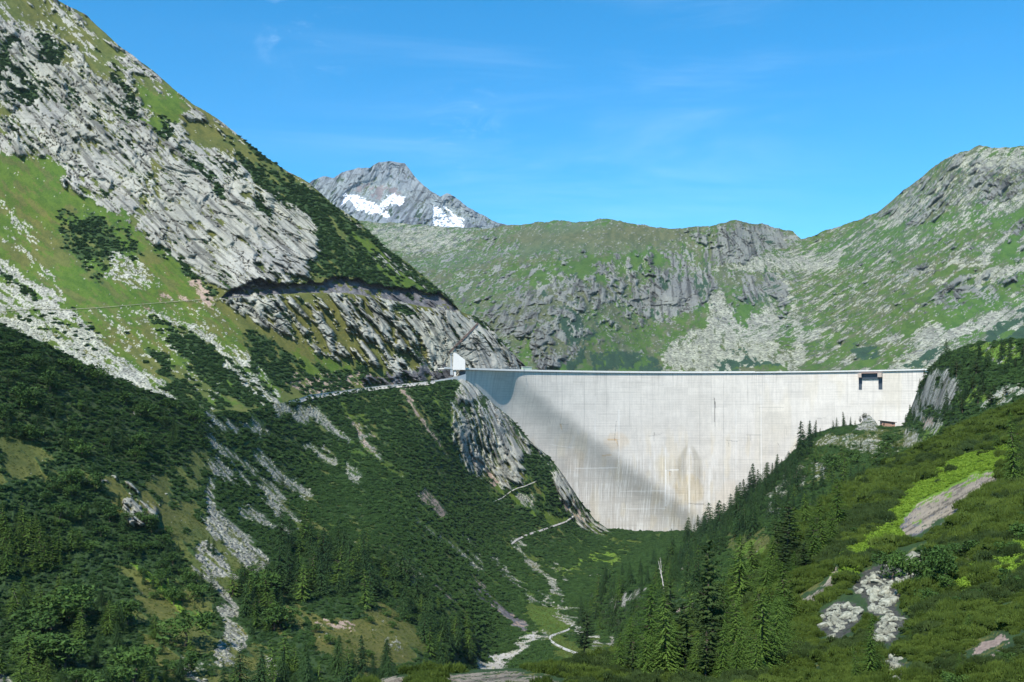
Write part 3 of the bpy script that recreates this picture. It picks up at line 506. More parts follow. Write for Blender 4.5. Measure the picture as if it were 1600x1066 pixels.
# closing sheet of valley ground out to the horizon
g = U([0, 0], [0, 0], [1, 1])
me = bpy.data.meshes.new('ground'); me.from_pydata([(-30000, -30000, -420), (30000, -30000, -420), (30000, 30000, -420), (-30000, 30000, -420)], [], [(0, 1, 2, 3)])
gm, nt, b = newmat('valley_floor'); nz = nd(nt, 'ShaderNodeTexNoise'); nz.inputs['Scale'].default_value = 0.01; nz.inputs['Detail'].default_value = 8
cr = nd(nt, 'ShaderNodeValToRGB'); cr.color_ramp.elements[0].color = (.03, .06, .02, 1); cr.color_ramp.elements[1].color = (.10, .12, .04, 1)
tcg = nd(nt, 'ShaderNodeTexCoord'); nt.links.new(tcg.outputs['Object'], nz.inputs['Vector']); nt.links.new(nz.outputs[0], cr.inputs[0]); nt.links.new(cr.outputs[0], b.inputs['Base Color'])
me.materials.append(gm); o = bpy.data.objects.new('ground', me); C.objects.link(o); o['kind'] = 'structure'

# ------------------------------------------------------------------ the dam
def empty(name, loc, label=None, cat=None, group=None):
    o = bpy.data.objects.new(name, None); C.objects.link(o); o.location = loc; o.empty_display_size = 1
    return tag(o, label, cat, group)
def pymesh(name, verts, faces, mat, parent=None, smooth=False):
    me = bpy.data.meshes.new(name); me.from_pydata([tuple(map(float, v)) for v in verts], [], [tuple(f) for f in faces]); me.validate()
    if smooth: me.polygons.foreach_set('use_smooth', [True]*len(me.polygons))
    me.materials.append(mat); o = bpy.data.objects.new(name, me); C.objects.link(o)
    if parent is not None: o.parent = parent; o.matrix_parent_inverse = Vector((0, 0, 0)) and o.matrix_parent_inverse
    return o
class MB:
    def __init__(s): s.v, s.f = [], []
    def add(s, v, f): n = len(s.v); s.v += [tuple(map(float, q)) for q in v]; s.f += [tuple(i+n for i in g) for g in f]
    def prism(s, bot, top):
        n = len(bot); s.add(list(bot)+list(top), [tuple(range(n))[::-1], tuple(range(n, 2*n))]+[(i, (i+1) % n, n+(i+1) % n, n+i) for i in range(n)])
    def box(s, c, ax, ay, az):       # centre and three half-axis vectors
        c, ax, ay, az = map(np.array, (c, ax, ay, az))
        s.prism([c-ax-ay-az, c+ax-ay-az, c+ax+ay-az, c-ax+ay-az], [c-ax-ay+az, c+ax-ay+az, c+ax+ay+az, c-ax+ay+az])
    def tube(s, a, b, r0, r1, n=6):
        a, b = np.array(a, float), np.array(b, float); d = b-a; d /= np.linalg.norm(d); u = np.cross(d, [0.3, 0.5, 0.81]); u /= np.linalg.norm(u); w = np.cross(d, u)
        an = [2*PI*k/n for k in range(n)]
        s.prism([a+r0*(u*math.cos(t)+w*math.sin(t)) for t in an], [b+r1*(u*math.cos(t)+w*math.sin(t)) for t in an])
    def build(s, name, mat, parent=None, loc=(0, 0, 0), smooth=False):
        l = np.array(loc, float); return pymesh(name, [np.array(v)-l for v in s.v], s.f, mat, parent, smooth)
ACX, ACY, AR, CREST = 224.0, 830.0, 450.0, 54.4
def arc(th, h, out=0.0):             # point on the downstream face: angle, depth below crest, offset towards the valley
    sp = lambda u: 5.0*np.log1p(np.exp(np.clip(u/5.0, -30, 30)))   # left flank hollowed below a slanting line, a made-up shape to shade it
    s0 = -(th+math.radians(30))*AR*0.74
    sq = lambda u: 16.0*np.log1p(np.exp(np.clip((u-30)/16.0, -30, 30)))
    off = 0.66*(sp(s0+h)-sp(s0)-sq(s0+h)+sq(s0))
    r = AR+off-out
    return ACX+r*np.sin(th), ACY+r*np.cos(th), CREST-h
def concrete_mat(name, col=(.60, .59, .56), attr=False, rough=0.85):
    m, nt, b = newmat(name); L = nt.links.new; b.inputs['Roughness'].default_value = rough
    co = nd(nt, 'ShaderNodeTexCoord'); mp = nd(nt, 'ShaderNodeMapping'); mp.inputs['Scale'].default_value = (1, 1, 0.4); L(co.outputs['Object'], mp.inputs[0])
    n1 = nd(nt, 'ShaderNodeTexNoise'); n1.inputs['Scale'].default_value = 0.35; n1.inputs['Detail'].default_value = 8; n1.inputs['Roughness'].default_value = 0.65; L(mp.outputs[0], n1.inputs[0])
    mr = nd(nt, 'ShaderNodeMapRange'); mr.inputs[1].default_value = .3; mr.inputs[2].default_value = .7; mr.inputs[3].default_value = .93; mr.inputs[4].default_value = 1.04; L(n1.outputs[0], mr.inputs[0])
    sc = nd(nt, 'ShaderNodeVectorMath', operation='SCALE'); L(mr.outputs[0], sc.inputs['Scale'])
    if attr:
        a = nd(nt, 'ShaderNodeAttribute', attribute_name='albedo'); L(a.outputs['Color'], sc.inputs[0])
    else: sc.inputs[0].default_value = col
    L(sc.outputs[0], b.inputs['Base Color'])
    bp = nd(nt, 'ShaderNodeBump'); bp.inputs['Distance'].default_value = 0.25; bp.inputs['Strength'].default_value = 0.5; L(n1.outputs[0], bp.inputs['Height']); L(bp.outputs[0], b.inputs['Normal'])
    return m
M_CON = concrete_mat('concrete'); M_CONW = concrete_mat('pale_concrete', (.60, .585, .55)); M_WALL = concrete_mat('dam_concrete', attr=True)
def plain(name, col, rough=0.7, metal=0):
    m, nt, b = newmat(name); L = nt.links.new; b.inputs['Roughness'].default_value = rough; b.inputs['Metallic'].default_value = metal
    co = nd(nt, 'ShaderNodeTexCoord'); n1 = nd(nt, 'ShaderNodeTexNoise'); n1.inputs['Scale'].default_value = 1.3; n1.inputs['Detail'].default_value = 6; L(co.outputs['Object'], n1.inputs[0])
    mr = nd(nt, 'ShaderNodeMapRange'); mr.inputs[3].default_value = .7; mr.inputs[4].default_value = 1.3; L(n1.outputs[0], mr.inputs[0])
    sc = nd(nt, 'ShaderNodeVectorMath', operation='SCALE'); sc.inputs[0].default_value = col; L(mr.outputs[0], sc.inputs['Scale']); L(sc.outputs[0], b.inputs['Base Color'])
    return m
dam = empty('dam', arc(0, 60), 'huge curved pale concrete arch dam closing the valley between the two slopes', 'dam')
DL = np.array(dam.location)
def damwall():
    th = np.radians(np.linspace(-38.3, 41, 1100)); hs = np.linspace(1.2, 214, 300)
    T, H = np.meshgrid(th, hs); x, y, z = arc(T, H); P = np.stack([x, y, z], -1)
    s = T*AR; J = 17.6*1.68                                        # joints of the casting blocks
    n = lambda a, b, sd, o=4, g=.6: fbm(np.stack([s/a, H/b, s*0+sd], -1), o, sd, g)
    base = np.ones(T.shape+(3,))*np.array([.585, .54, .475])
    v = 1+(n(14, 30, 3)-.5)*.16+(n(1.3, 16, 5, 4)-.5)*.13+(n(90, 50, 6)-.5)*.16+(n(7, 1.2, 7, 4)-.5)*.10
    blk = np.floor((s+300)/J); lift = np.floor(H/9.0+hash3(blk.astype(int), blk.astype(int)*0, blk.astype(int)*0, 5)*3)
    v = v*(1+(hash3(blk.astype(int), lift.astype(int), blk.astype(int)*0, 9)-.5)*.11*(n(60, 40, 8) > .40))
    thin = np.abs(((H+0.5) % 3.0)-1.5) < 0.42; v = v*np.where(thin, 1-.13*np.clip(n(16, 3, 12)*2.8-.9, 0, 1), 1)          # lift lines
    vj = np.abs((s+300) % J-J/2) < 0.45; v = v*np.where(vj, 1-.20*np.clip(n(40, 26, 14)*2.2-.55, 0, 1), 1)
    vj2 = np.abs((s+300+J/2) % J-J/2) < 0.35; v = v*np.where(vj2, 1-.12*np.clip(n(40, 26, 15)*2.2-.55, 0, 1), 1)
    st = np.clip((n(0.8, 60, 17, 3)-.60)/.15, 0, 1)*np.exp(-H/24)*np.clip(n(30, 90, 18)*2.2-.6, 0, 1); v = v*(1-.34*st)     # dirt runs below the crest
    st = np.clip((n(1.2, 120, 19, 3)-.60)/.15, 0, 1); v = v*(1-.07*st)
    col = base*v[..., None]
    ef = np.clip((n(1.0, 40, 21, 3)-.50)/.14, 0, 1)*sstep(95, 130, H+18*(hash3(blk.astype(int), blk.astype(int)*0, blk.astype(int)*0, 3)-.5)*2)*(1-sstep(-5, 90, s))
    ef = ef*(0.5+0.5*(((H+hash3(blk.astype(int), blk.astype(int)*0, blk.astype(int)*0, 8)*30) % 30)/30 < .75))
    grey = sstep(100, 120, H)*(1-sstep(40, 120, s)); col = col*(1-.10*grey[..., None]); col = col*(1-ef[..., None]*.55)+np.array([.78, .76, .71])*ef[..., None]*.55     # lime bloom
    ye = np.clip((n(9, 30, 23, 3)-.55)/.12, 0, 1)*sstep(60, 90, H); col = col*(1-ye[..., None]*.12*np.array([0, .25, .8]))
    gr = np.clip((n(22, 70, 24, 3)-.50)/.12, 0, 1)*sstep(80, 280, s+120); col = col*(1-gr[..., None]*.07*np.array([.5, .7, 1.3]))
    pxx = CX+P[..., 0]/P[..., 1]*FX; pyy = HY-P[..., 2]/P[..., 1]*FX
    def blob(cx, cy0, rx, ry, k, tint): # stain with its own shape
        nonlocal col
        q = ((pxx-cx)/rx)**2+((pyy-cy0)/ry)**2+(n(6, 14, 31)-.5)*1.3; w = (1-sstep(.35, 1.15, q))*k
        col = col*(1-w[..., None]*np.array(tint))
    # damp fan stain with a pale core
    lens = sstep(700-55, 720, pyy)*(1-sstep(735, 765, pyy)); wd = 14*np.clip((pyy-690)/30, 0, 1)+2
    q = np.abs(pxx-1077)/np.maximum(wd, 1); w = sstep(.25, .6, q)*(1-sstep(.9, 1.5, q))*sstep(690, 705, pyy)*(1-sstep(738, 765, pyy))*(.5+.8*n(1.2, 14, 33, 3))
    col = col*(1-np.clip(w, 0, 1)[..., None]*.30*np.array([.9, .95, 1.1]))
    blob(1077, 765, 26, 26, .22, (.3, .6, 1.2)); blob(1040, 735, 18, 30, .12, (.2, .5, 1.2)); blob(963, 690, 20, 16, .16, (.1, .5, 1.0)); blob(1140, 780, 24, 30, .12, (.1, .4, .8)); blob(900, 720, 20, 20, .10, (.1, .5, .9))
    for (a, b_, w0, w1, k) in [((963,658),(960,690),1,1,.4),((1117,628),(1117,666),2.2,.8,.55),((1116,622),(1117,632),1,1,.6),((1022,676),(1022,690),1.5,.6,.4),((1012,682),(1034,678),.8,.8,.3),((1135,688),(1152,690),1,1,.4),((1138,690),(1139,698),1,.6,.4),((1166,680),(1188,680),1,1,.35),((1172,680),(1173,688),.8,.5,.4),((1212,692),(1222,692),.8,.8,.4),((1215,692),(1218,698),1,.6,.35),((1277,654),(1290,653),.8,.8,.3),
                               ((1076,787),(1100,788),1.6,1.6,.45),((875,663),(888,664),1,1,.3),((965,687),(968,720),1,1,.2),((930,647),(967,648),.8,.8,.15),((860,663),(857,652),.8,.8,.2),((1042,735),(1050,738),1.5,1,.3),((1186,637),(1225,637),.9,.9,.25),((1187,637),(1187,720),.9,.9,.16),((1228,664),(1229,680),.8,.8,.2)]:
        m = in_stroke(pxx, pyy, [a, b_], w0, w1); col[m] *= (1-k)
    for (a, b_, w0, w1, k) in [((1040,700),(1040,790),1,2.5,.5),((1077,700),(1077,800),1.5,3,.35),((930,620),(930,760),1,1,.3),((967,640),(967,760),1,1.5,.4),((860,695),(896,700),1,1,.35),((900,732),(965,731),2,2,.4),((970,768),(1040,767),1.5,1.5,.4),((1040,735),(1060,734),1.5,1.5,.5),((1189,620),(1190,740),1,2,.3),((1150,640),(1150,760),1,1,.25),((973,795),(1040,795),1.5,1.5,.4)]:
        m = in_stroke(pxx, pyy, [a, b_], w0, w1); col[m] = col[m]*(1-k)+np.array([.84, .83, .80])*k
    for (a, b_, w0, w1, k) in [((876,664),(878,672),3,1,.4),((950,687),(968,687),2.5,1.5,.35),((962,687),(966,697),3,1,.3),((942,712),(955,711),3,2,.35),((1046,738),(1047,744),2,1,.4)]:
        m = in_stroke(pxx, pyy, [a, b_], w0, w1); col[m] *= (1-k*np.array([.2, .5, .9]))
    # upstream side, top, then the face, as one sheet
    back = []
    for hb, rb in ((214, 140), (1.2, 9)):
        xx, yy, zz = ACX+(AR+rb)*np.sin(th), ACY+(AR+rb)*np.cos(th), th*0+CREST-hb; back.append(np.stack([xx, yy, zz], -1))
    Pa = np.concatenate([np.array(back), P], 0)-DL; ca = np.concatenate([np.repeat(col[:1], 2, 0), col], 0)
    o = grid_mesh('wall_face', Pa, ca, None, M_WALL, kind=None); o.parent = dam; return o
damwall()
def sweep(name, prof, t0, t1, n, mat, parent, org):                # prof: (offset towards the valley, height above crest)
    v, f = [], []; k = len(prof)
    for i in range(n+1):
        t = math.radians(t0+(t1-t0)*i/n)
        for (o_, z_) in prof: r = AR-o_; v.append((ACX+r*math.sin(t), ACY+r*math.cos(t), CREST+z_))
    for i in range(n):
        for j in range(k): a, b_ = i*k+j, i*k+(j+1) % k; f.append((a, b_, b_+k, a+k))
    f += [tuple(range(k)), tuple(range(n*k, n*k+k))[::-1]]
    return pymesh(name, [np.array(q)-org for q in v], f, mat, parent)
sweep('walkway', [(-9.5, -1.3), (1.9, -1.3), (2.2, -0.9), (2.2, 0), (-9.5, 0)], -42.2, 41, 160, M_CONW, dam, DL)
sweep('parapet', [(1.7, 0.003), (2.1, 0.003), (2.1, 1.15), (1.7, 1.15)], -42.2, 10, 120, M_CONW, dam, DL)
M_RAIL = plain('grey_rail_metal', (.20, .21, .22), .5, .6)
r = MB()
for i in range(150):
    t = math.radians(10.2+(41-10.2)*i/149); t2 = math.radians(10.2+(41-10.2)*(i+1)/149)
    p = lambda tt, z: (ACX+(AR-1.9)*math.sin(tt), ACY+(AR-1.9)*math.cos(tt), CREST+z)
    r.tube(p(t, 0.0), p(t, 1.2), .06, .06, 4)
    for z in (.6, 1.2): r.tube(p(t, z), p(t2, z), .05, .05, 4)
r.build('railing', M_RAIL, dam, DL)
sweep('parapet', [(1.7, 0.003), (2.0, 0.003), (2.0, 0.5), (1.7, 0.5)], 10.05, 41, 60, M_CON, dam, DL)
# spillway outlet under the crest: two piers and a steel gate between them
def px_theta(px):
    lo, hi = math.radians(-41), math.radians(41)
    for _ in range(40):
        m = (lo+hi)/2; x, y, z = arc(m, 10.0)
        if x/y*FX+CX < px: lo = m
        else: hi = m
    return lo
M_GATE_SHADE = plain('dark_steel_and_shade', (.055, .07, .085), .5, .3); M_RED = plain('reddish_trim', (.36, .24, .20), .7); M_DARKC = plain('weathered_concrete', (.42, .34, .28), .9)  # the gate's dark steel also colours the painted shadow sheets
def face_box(mb, p0, p1, h0, h1, out, inn=-1.0):
    t0, t1 = px_theta(p0), px_theta(p1); v = []
    for h in (h1, h0):
        for (t, o_) in ((t0, out), (t1, out), (t1, inn), (t0, inn)): v.append(np.array(arc(t, h, o_)))
    mb.prism(v[:4], v[4:])
for a, b_ in ((1341.5, 1347), (1372.5, 1379)):
    q = MB(); face_box(q, a, b_, 3.0, 8.2, 6.8); pier = q.build('spillway_pier', M_DARKC, dam, DL)
    q = MB(); face_box(q, a-.7, b_+.7, 2.1, 3.0, 7.4); cp = q.build('pier_cap', M_RED, pier)
    q = MB(); face_box(q, a+.3, b_-.2, 8.2, 22.5, .5); q.build('pier_shadow_panel', M_GATE_SHADE, dam, DL)  # dark sheet on the wall painting in the pier's cast shadow
q = MB(); face_box(q, 1347, 1372.5, 2.6, 3.4, 5.6); q.build('gate_lintel', M_RED, dam, DL)
q = MB(); face_box(q, 1347, 1372.5, 3.4, 10.2, 1.6); gate = q.build('spillway_gate', M_GATE_SHADE, dam, DL)
q = MB()
for k in range(5): face_box(q, 1348+k*4.8, 1349+k*4.8, 3.6, 10.0, 1.95, 1.6)
q.build('gate_rib', plain('grey_steel', (.12, .14, .16), .5, .3), gate)
# pale inspection box with its mast near the left part of the crest
kb = empty('service_booth', arc(px_theta(821), 0, 1.0), 'small pale green booth with a thin mast on the left part of the dam crest', 'booth'); KL = np.array(kb.location)
q = MB(); face_box(q, 815.5, 830, -4.2, -.2, 1.6, -2.4); q.build('cabin', plain('pale_green_paint', (.38, .46, .36), .6), kb, KL)
q = MB(); face_box(q, 814.8, 830.7, -4.6, -4.2, 2.0, -2.8); q.build('roof', M_CON, kb, KL)
q = MB(); a = np.array(arc(px_theta(816), -5, 3.0)); q.tube(a, a+np.array([.6, 0, -13]), .16, .16); q.build('mast', M_RAIL, kb, KL)
# buttress block on the left end
bt = empty('concrete_buttress', U(716, 586, 1168), 'pale concrete buttress block with sloping top at the left end of the dam crest', 'buttress'); BL = np.array(bt.location)
def P3(px, py, D): return U(px, py, D)
q = MB(); fr_ = [(707.5, 578), (727, 578), (727, 562.5), (713, 552), (708.5, 551.5)]
q.prism([P3(a, b_, 1169) for a, b_ in fr_], [P3(a, b_, 1180) for a, b_ in fr_]); q.build('block', M_CONW, bt, BL)
q = MB(); q.prism([P3(703.5, 586, 1168), P3(708.6, 586, 1171), P3(705.2, 552.5, 1171), P3(704, 552.5, 1168)], [P3(703.5, 586, 1176), P3(708.6, 586, 1179), P3(705.2, 552.5, 1179), P3(704, 552.5, 1176)]); q.build('fin_wall', M_CONW, bt, BL)
q = MB(); q.box(P3(711, 582.5, 1172), (1.1, 0, 0), (0, 1.2, 0), (0, 0, 4.2)); q.build('pillar', M_CONW, bt, BL)
q = MB(); q.prism([P3(716, 580, 1176), P3(728, 580, 1176), P3(726, 586, 1176), P3(720, 587, 1176)], [P3(716, 580, 1182), P3(728, 580, 1182), P3(726, 586, 1182), P3(720, 587, 1182)]); q.build('deck_shadow_panel', M_GATE_SHADE, bt, BL)  # dark sheet painting in the shadow beneath the walkway
rw = MB(); tp_ = [(728, 584.5), (715, 588), (700, 591), (680, 594.5), (655, 597.5)]
for (a, b_) in zip(tp_[:-1], tp_[1:]):
    rw.prism([P3(a[0], a[1]+13, 1160), P3(b_[0], b_[1]+9, 1150), P3(b_[0], b_[1]+9, 1153), P3(a[0], a[1]+13, 1163)], [P3(a[0], a[1], 1160), P3(b_[0], b_[1], 1150), P3(b_[0], b_[1], 1153), P3(a[0], a[1], 1163)])
o = rw.build('retaining_wall', M_CON); tag(o, 'low grey concrete retaining wall running from the road to the dam end', 'wall')

# ------------------------------------------------------------------ vegetation and loose stone
def leaf_mat(name, a, b_, tips=0.0):
    m, nt, b = newmat(name); L = nt.links.new; b.inputs['Roughness'].default_value = 0.75; b.inputs['Specular IOR Level'].default_value = 0.15
    oi = nd(nt, 'ShaderNodeObjectInfo'); co = nd(nt, 'ShaderNodeTexCoord'); n1 = nd(nt, 'ShaderNodeTexNoise'); n1.inputs['Scale'].default_value = 3.0; n1.inputs['Detail'].default_value = 4; L(co.outputs['Object'], n1.inputs[0])
    f = nd(nt, 'ShaderNodeMath', operation='MULTIPLY_ADD'); f.inputs[1].default_value = 0.65; L(oi.outputs['Random'], f.inputs[0])
    g = nd(nt, 'ShaderNodeMath', operation='MULTIPLY_ADD'); g.inputs[1].default_value = 1.4; g.inputs[2].default_value = -0.5; L(n1.outputs[0], g.inputs[0]); L(g.outputs[0], f.inputs[2])
    sx = nd(nt, 'ShaderNodeSeparateXYZ'); L(co.outputs['Object'], sx.inputs[0]); tz = nd(nt, 'ShaderNodeMath', operation='MULTIPLY_ADD'); tz.inputs[1].default_value = tips; L(sx.outputs[2], tz.inputs[0]); L(f.outputs[0], tz.inputs[2])     # this year's shoots are paler
    cl = nd(nt, 'ShaderNodeClamp'); L(tz.outputs[0], cl.inputs[0])
    mx = nd(nt, 'ShaderNodeMix', data_type='RGBA'); mx.inputs['A'].default_value = (*a, 1); mx.inputs['B'].default_value = (*b_, 1); L(cl.outputs[0], mx.inputs['Factor']); L(mx.outputs['Result'], b.inputs['Base Color'])
    return m
M_SPR = leaf_mat('spruce_needles', (0.0187, 0.0446, 0.0158), (0.0446, 0.0900, 0.0230)); M_LAR = leaf_mat('larch_needles', (0.0400, 0.0840, 0.0128), (0.0920, 0.1520, 0.0256))
M_PIN = leaf_mat('pine_needles', (0.0210, 0.0420, 0.0120), (0.0465, 0.0750, 0.0180)); M_DWF = leaf_mat('dwarf_pine_needles', (0.0178, 0.0488, 0.0148), (0.0577, 0.1147, 0.0296), .25)
M_DWN = leaf_mat('olive_pine_needles', (0.0168, 0.0370, 0.0059), (0.0714, 0.1092, 0.0168), .35); M_ALD = leaf_mat('alder_leaves', (0.0245, 0.0576, 0.0130), (0.0576, 0.1116, 0.0202)); M_HRB = leaf_mat('bright_leaves', (.09, .17, .014), (.20, .30, .03))
M_BRK = plain('bark', (.10, .075, .055), .95); M_DEAD = plain('bleached_wood', (.50, .47, .42), .9); M_STN = None
def stone_mat():
    m, nt, b = newmat('lichen_stone'); L = nt.links.new
    oi = nd(nt, 'ShaderNodeObjectInfo'); co = nd(nt, 'ShaderNodeTexCoord'); n1 = nd(nt, 'ShaderNodeTexNoise'); n1.inputs['Scale'].default_value = 1.6; n1.inputs['Detail'].default_value = 8; n1.inputs['Roughness'].default_value = .7; L(co.outputs['Object'], n1.inputs[0])
    cr = nd(nt, 'ShaderNodeValToRGB'); e = cr.color_ramp.elements; e[0].position = .38; e[0].color = (.10, .10, .085, 1); e[1].position = .62; e[1].color = (.34, .34, .27, 1); x = e.new(.47); x.color = (.23, .235, .175, 1)
    L(n1.outputs[0], cr.inputs[0]); mr = nd(nt, 'ShaderNodeMapRange'); mr.inputs[3].default_value = .72; mr.inputs[4].default_value = 1.15; L(oi.outputs['Random'], mr.inputs[0])
    sc = nd(nt, 'ShaderNodeVectorMath', operation='SCALE'); L(cr.outputs[0], sc.inputs[0]); L(mr.outputs[0], sc.inputs['Scale']); L(sc.outputs[0], b.inputs['Base Color'])
    bp = nd(nt, 'ShaderNodeBump'); bp.inputs['Distance'].default_value = .15; L(n1.outputs[0], bp.inputs['Height']); L(bp.outputs[0], b.inputs['Normal']); return m
M_STN = stone_mat()
def tri_mesh(name, T, mat, smooth=False):
    T = np.asarray(T, np.float32); n = len(T); me = bpy.data.meshes.new(name)
    me.vertices.add(n*3); me.vertices.foreach_set('co', T.reshape(-1)); me.loops.add(n*3); me.loops.foreach_set('vertex_index', np.arange(n*3, dtype=np.int32))
    me.polygons.add(n); me.polygons.foreach_set('loop_start', np.arange(0, n*3, 3, dtype=np.int32)); me.update(calc_edges=True); me.materials.append(mat); return me
def crown_conifer(seed, R, whorls, nb, clumps, droop, z0, top_pow, cl, jag=0.25, gap=0.0):
    """unit-high crown: whorls of branches, each a row of small needle sprays"""
    g = np.random.default_rng(seed); T = []; ph0 = g.random()*6.28
    for k in range(whorls):
        u = (k+g.random()*.6)/whorls; z = z0+(1-z0)*u; rad = R*((1-u)**top_pow)*(1-jag/2+jag*g.random())+0.012
        if z0 > .2: rad *= min(1, .45+u*2.2)
        m = max(4, int(nb*(0.55+0.45*(1-u))))
        for j in range(m):
            if g.random() < gap: continue
            a = 2*PI*(j+g.random()*.8)/m+k*1.3; rr = rad*(0.70+0.45*g.random())*(1+.22*math.sin(a+ph0)+.15*math.sin(2*a+z*9)); z_ = z; z = min(.985, z+(g.random()-.5)*1.7/whorls); dr = droop*(.6+.8*g.random()); d = np.array([math.cos(a), math.sin(a), 0]); s = np.array([-d[1], d[0], 0])
            for c in range(clumps):
                t = (c+.35+g.random()*.6)/clumps; p = d*rr*t+np.array([0, 0, z-dr*rr*t*t+(g.random()-.5)*.012]); w = cl*(1.15-.55*t)*(0.7+.6*g.random())*(0.45+0.55*(1-u))
                tip = p+d*w*1.3+np.array([0, 0, -w*(.25+.5*g.random())])
                T.append([p+s*w*.7+(0, 0, w*.15), p-s*w*.7+(0, 0, w*.15), tip]); T.append([p-d*w*.3, p+d*w*.9+(0, 0, w*.25), p+d*w*.5+s*(g.random()-.5)*w-(0, 0, w*.75)])
            z = z_
    for q in range(3):
        a = q*PI/3; T.append([(math.cos(a)*.012, math.sin(a)*.012, .95), (-math.cos(a)*.012, -math.sin(a)*.012, .95), (0, 0, 1.02)])
    return np.array([[np.array(v, float) for v in t] for t in T])
def crown_round(seed, lobes, n, leaf, h=1.0, w=.35, z0=.35):
    g = np.random.default_rng(seed); T = []
    C_ = [(g.normal()*w*.5, g.normal()*w*.5, z0+(1-z0)*g.random()**.8*.9, w*(.35+.35*g.random())) for _ in range(lobes)]
    for k in range(n):
        c = C_[g.integers(lobes)]; v = g.normal(size=3); v /= np.linalg.norm(v); p = np.array(c[:3])+v*c[3]*(.7+.35*g.random())*np.array([1, 1, .75]); p[2] = max(p[2], .02)
        e1 = g.normal(size=3)*leaf; e2 = g.normal(size=3)*leaf; T.append([p-e1*.6, p+e1*.6+e2*.2, p+e2])
    return np.array(T)
def trunk_mesh(name, h, r, mat, lean=0.02, limbs=0, seed=0):
    g = np.random.default_rng(seed); q = MB(); pts = [np.array([g.normal()*lean*k, g.normal()*lean*k, h*k/4-0.04*(k == 0)]) for k in range(5)]
    for k in range(4): q.tube(pts[k], pts[k+1], r*(1-.23*k), r*(1-.23*(k+1)), 6)
    for k in range(limbs):
        t = .3+.65*g.random(); i = min(3, int(t*4)); p = pts[i]+(pts[i+1]-pts[i])*(t*4-i); a = g.random()*2*PI; l = h*(.10+.14*g.random())*(1.2-t)
        q.tube(p, p+np.array([math.cos(a)*l, math.sin(a)*l, l*(.1+.5*g.random())]), r*.3, r*.08, 4)
    me = bpy.data.meshes.new(name); me.from_pydata(q.v, [], q.f); me.materials.append(mat); return me
SPEC = {}
def species(key, cat, name, crowns, trunks): SPEC[key] = (cat, name, crowns, trunks)
species('spruce', 'spruce', 'spruce_tree', [tri_mesh('spruce_crown', crown_conifer(10+i, (.22, .27, .18, .24, .30, .20)[i], 24+i, 10, 5, .5, .06, (.82, .7, .9, .75, .65, .8)[i], .036, .5, .08), M_SPR) for i in range(6)], [trunk_mesh('spruce_trunk', .96, .016, M_BRK, .003, 0, i) for i in range(2)])
species('larch', 'larch', 'larch_tree', [tri_mesh('larch_crown', crown_conifer(20+i, (.21, .25, .19)[i], 24, 8, 5, .18, .10, .72, .036, .55, .15), M_LAR) for i in range(3)], [trunk_mesh('larch_trunk', .95, .015, M_BRK, .005, 10, i) for i in range(2)])
species('pine', 'pine', 'stone_pine', [tri_mesh('pine_crown', crown_conifer(30+i, (.24, .28)[i], 15, 7, 5, -.12, .28, .45, .060, .6, .25), M_PIN) for i in range(2)], [trunk_mesh('pine_trunk', .92, .022, M_BRK, .008, 12, i) for i in range(2)])
species('alder', 'bush', 'alder_bush', [tri_mesh('alder_crown', crown_round(40+i, 9, 1100, .045, 1, .42, .12), M_ALD) for i in range(3)], [trunk_mesh('alder_trunk', .6, .03, M_BRK, .02, 10, i) for i in range(2)])
species('larch_round', 'larch', 'larch_tree', [tri_mesh('larch_crown', crown_conifer(90+i, .33, 50, 14, 11, .02, .06, .32, .020, .7, .15), M_LAR) for i in range(2)], [trunk_mesh('larch_trunk', .9, .015, M_BRK, .006, 30, 8)])
# denser versions for trees that show large
species('larch_near', 'larch', 'larch_tree', [tri_mesh('larch_crown', crown_conifer(60+i, (.24, .29, .21)[i], 46, 11, 9, .12, .08, .70, .022, .6, .18), M_LAR) for i in range(3)], [trunk_mesh('larch_trunk', .95, .014, M_BRK, .006, 26, 5)])
species('pine_near', 'pine', 'stone_pine', [tri_mesh('pine_crown', crown_conifer(70+i, (.25, .21)[i], 26, 9, 8, -.10, .30, .42, .036, .7, .3), M_PIN) for i in range(2)], [trunk_mesh('pine_trunk', .92, .018, M_BRK, .008, 24, 6)])
species('spruce_near', 'spruce', 'spruce_tree', [tri_mesh('spruce_crown', crown_conifer(80+i, (.20, .23)[i], 44, 12, 7, .45, .05, .80, .026, .4), M_SPR) for i in range(2)], [trunk_mesh('spruce_trunk', .96, .015, M_BRK, .003, 0, 7)])
def put_tree(key, loc, h, label, group, wide=1.0, rz=None, cat=None):
    ct, name, cr, tr = SPEC[key]; k = random.randrange(len(cr))
    e = bpy.data.objects.new(name, None); C.objects.link(e); e.location = loc; e.rotation_euler = (random.gauss(0, .045), random.gauss(0, .045), random.random()*6.28 if rz is None else rz)
    e.scale = (h*wide, h*wide, h); e.empty_display_size = .2; tag(e, label, cat or ct, group)
    for nm, me in (('crown', cr[k]), ('trunk', tr[random.randrange(len(tr))])):
        o = bpy.data.objects.new(nm, me); C.objects.link(o); o.parent = e
    return e
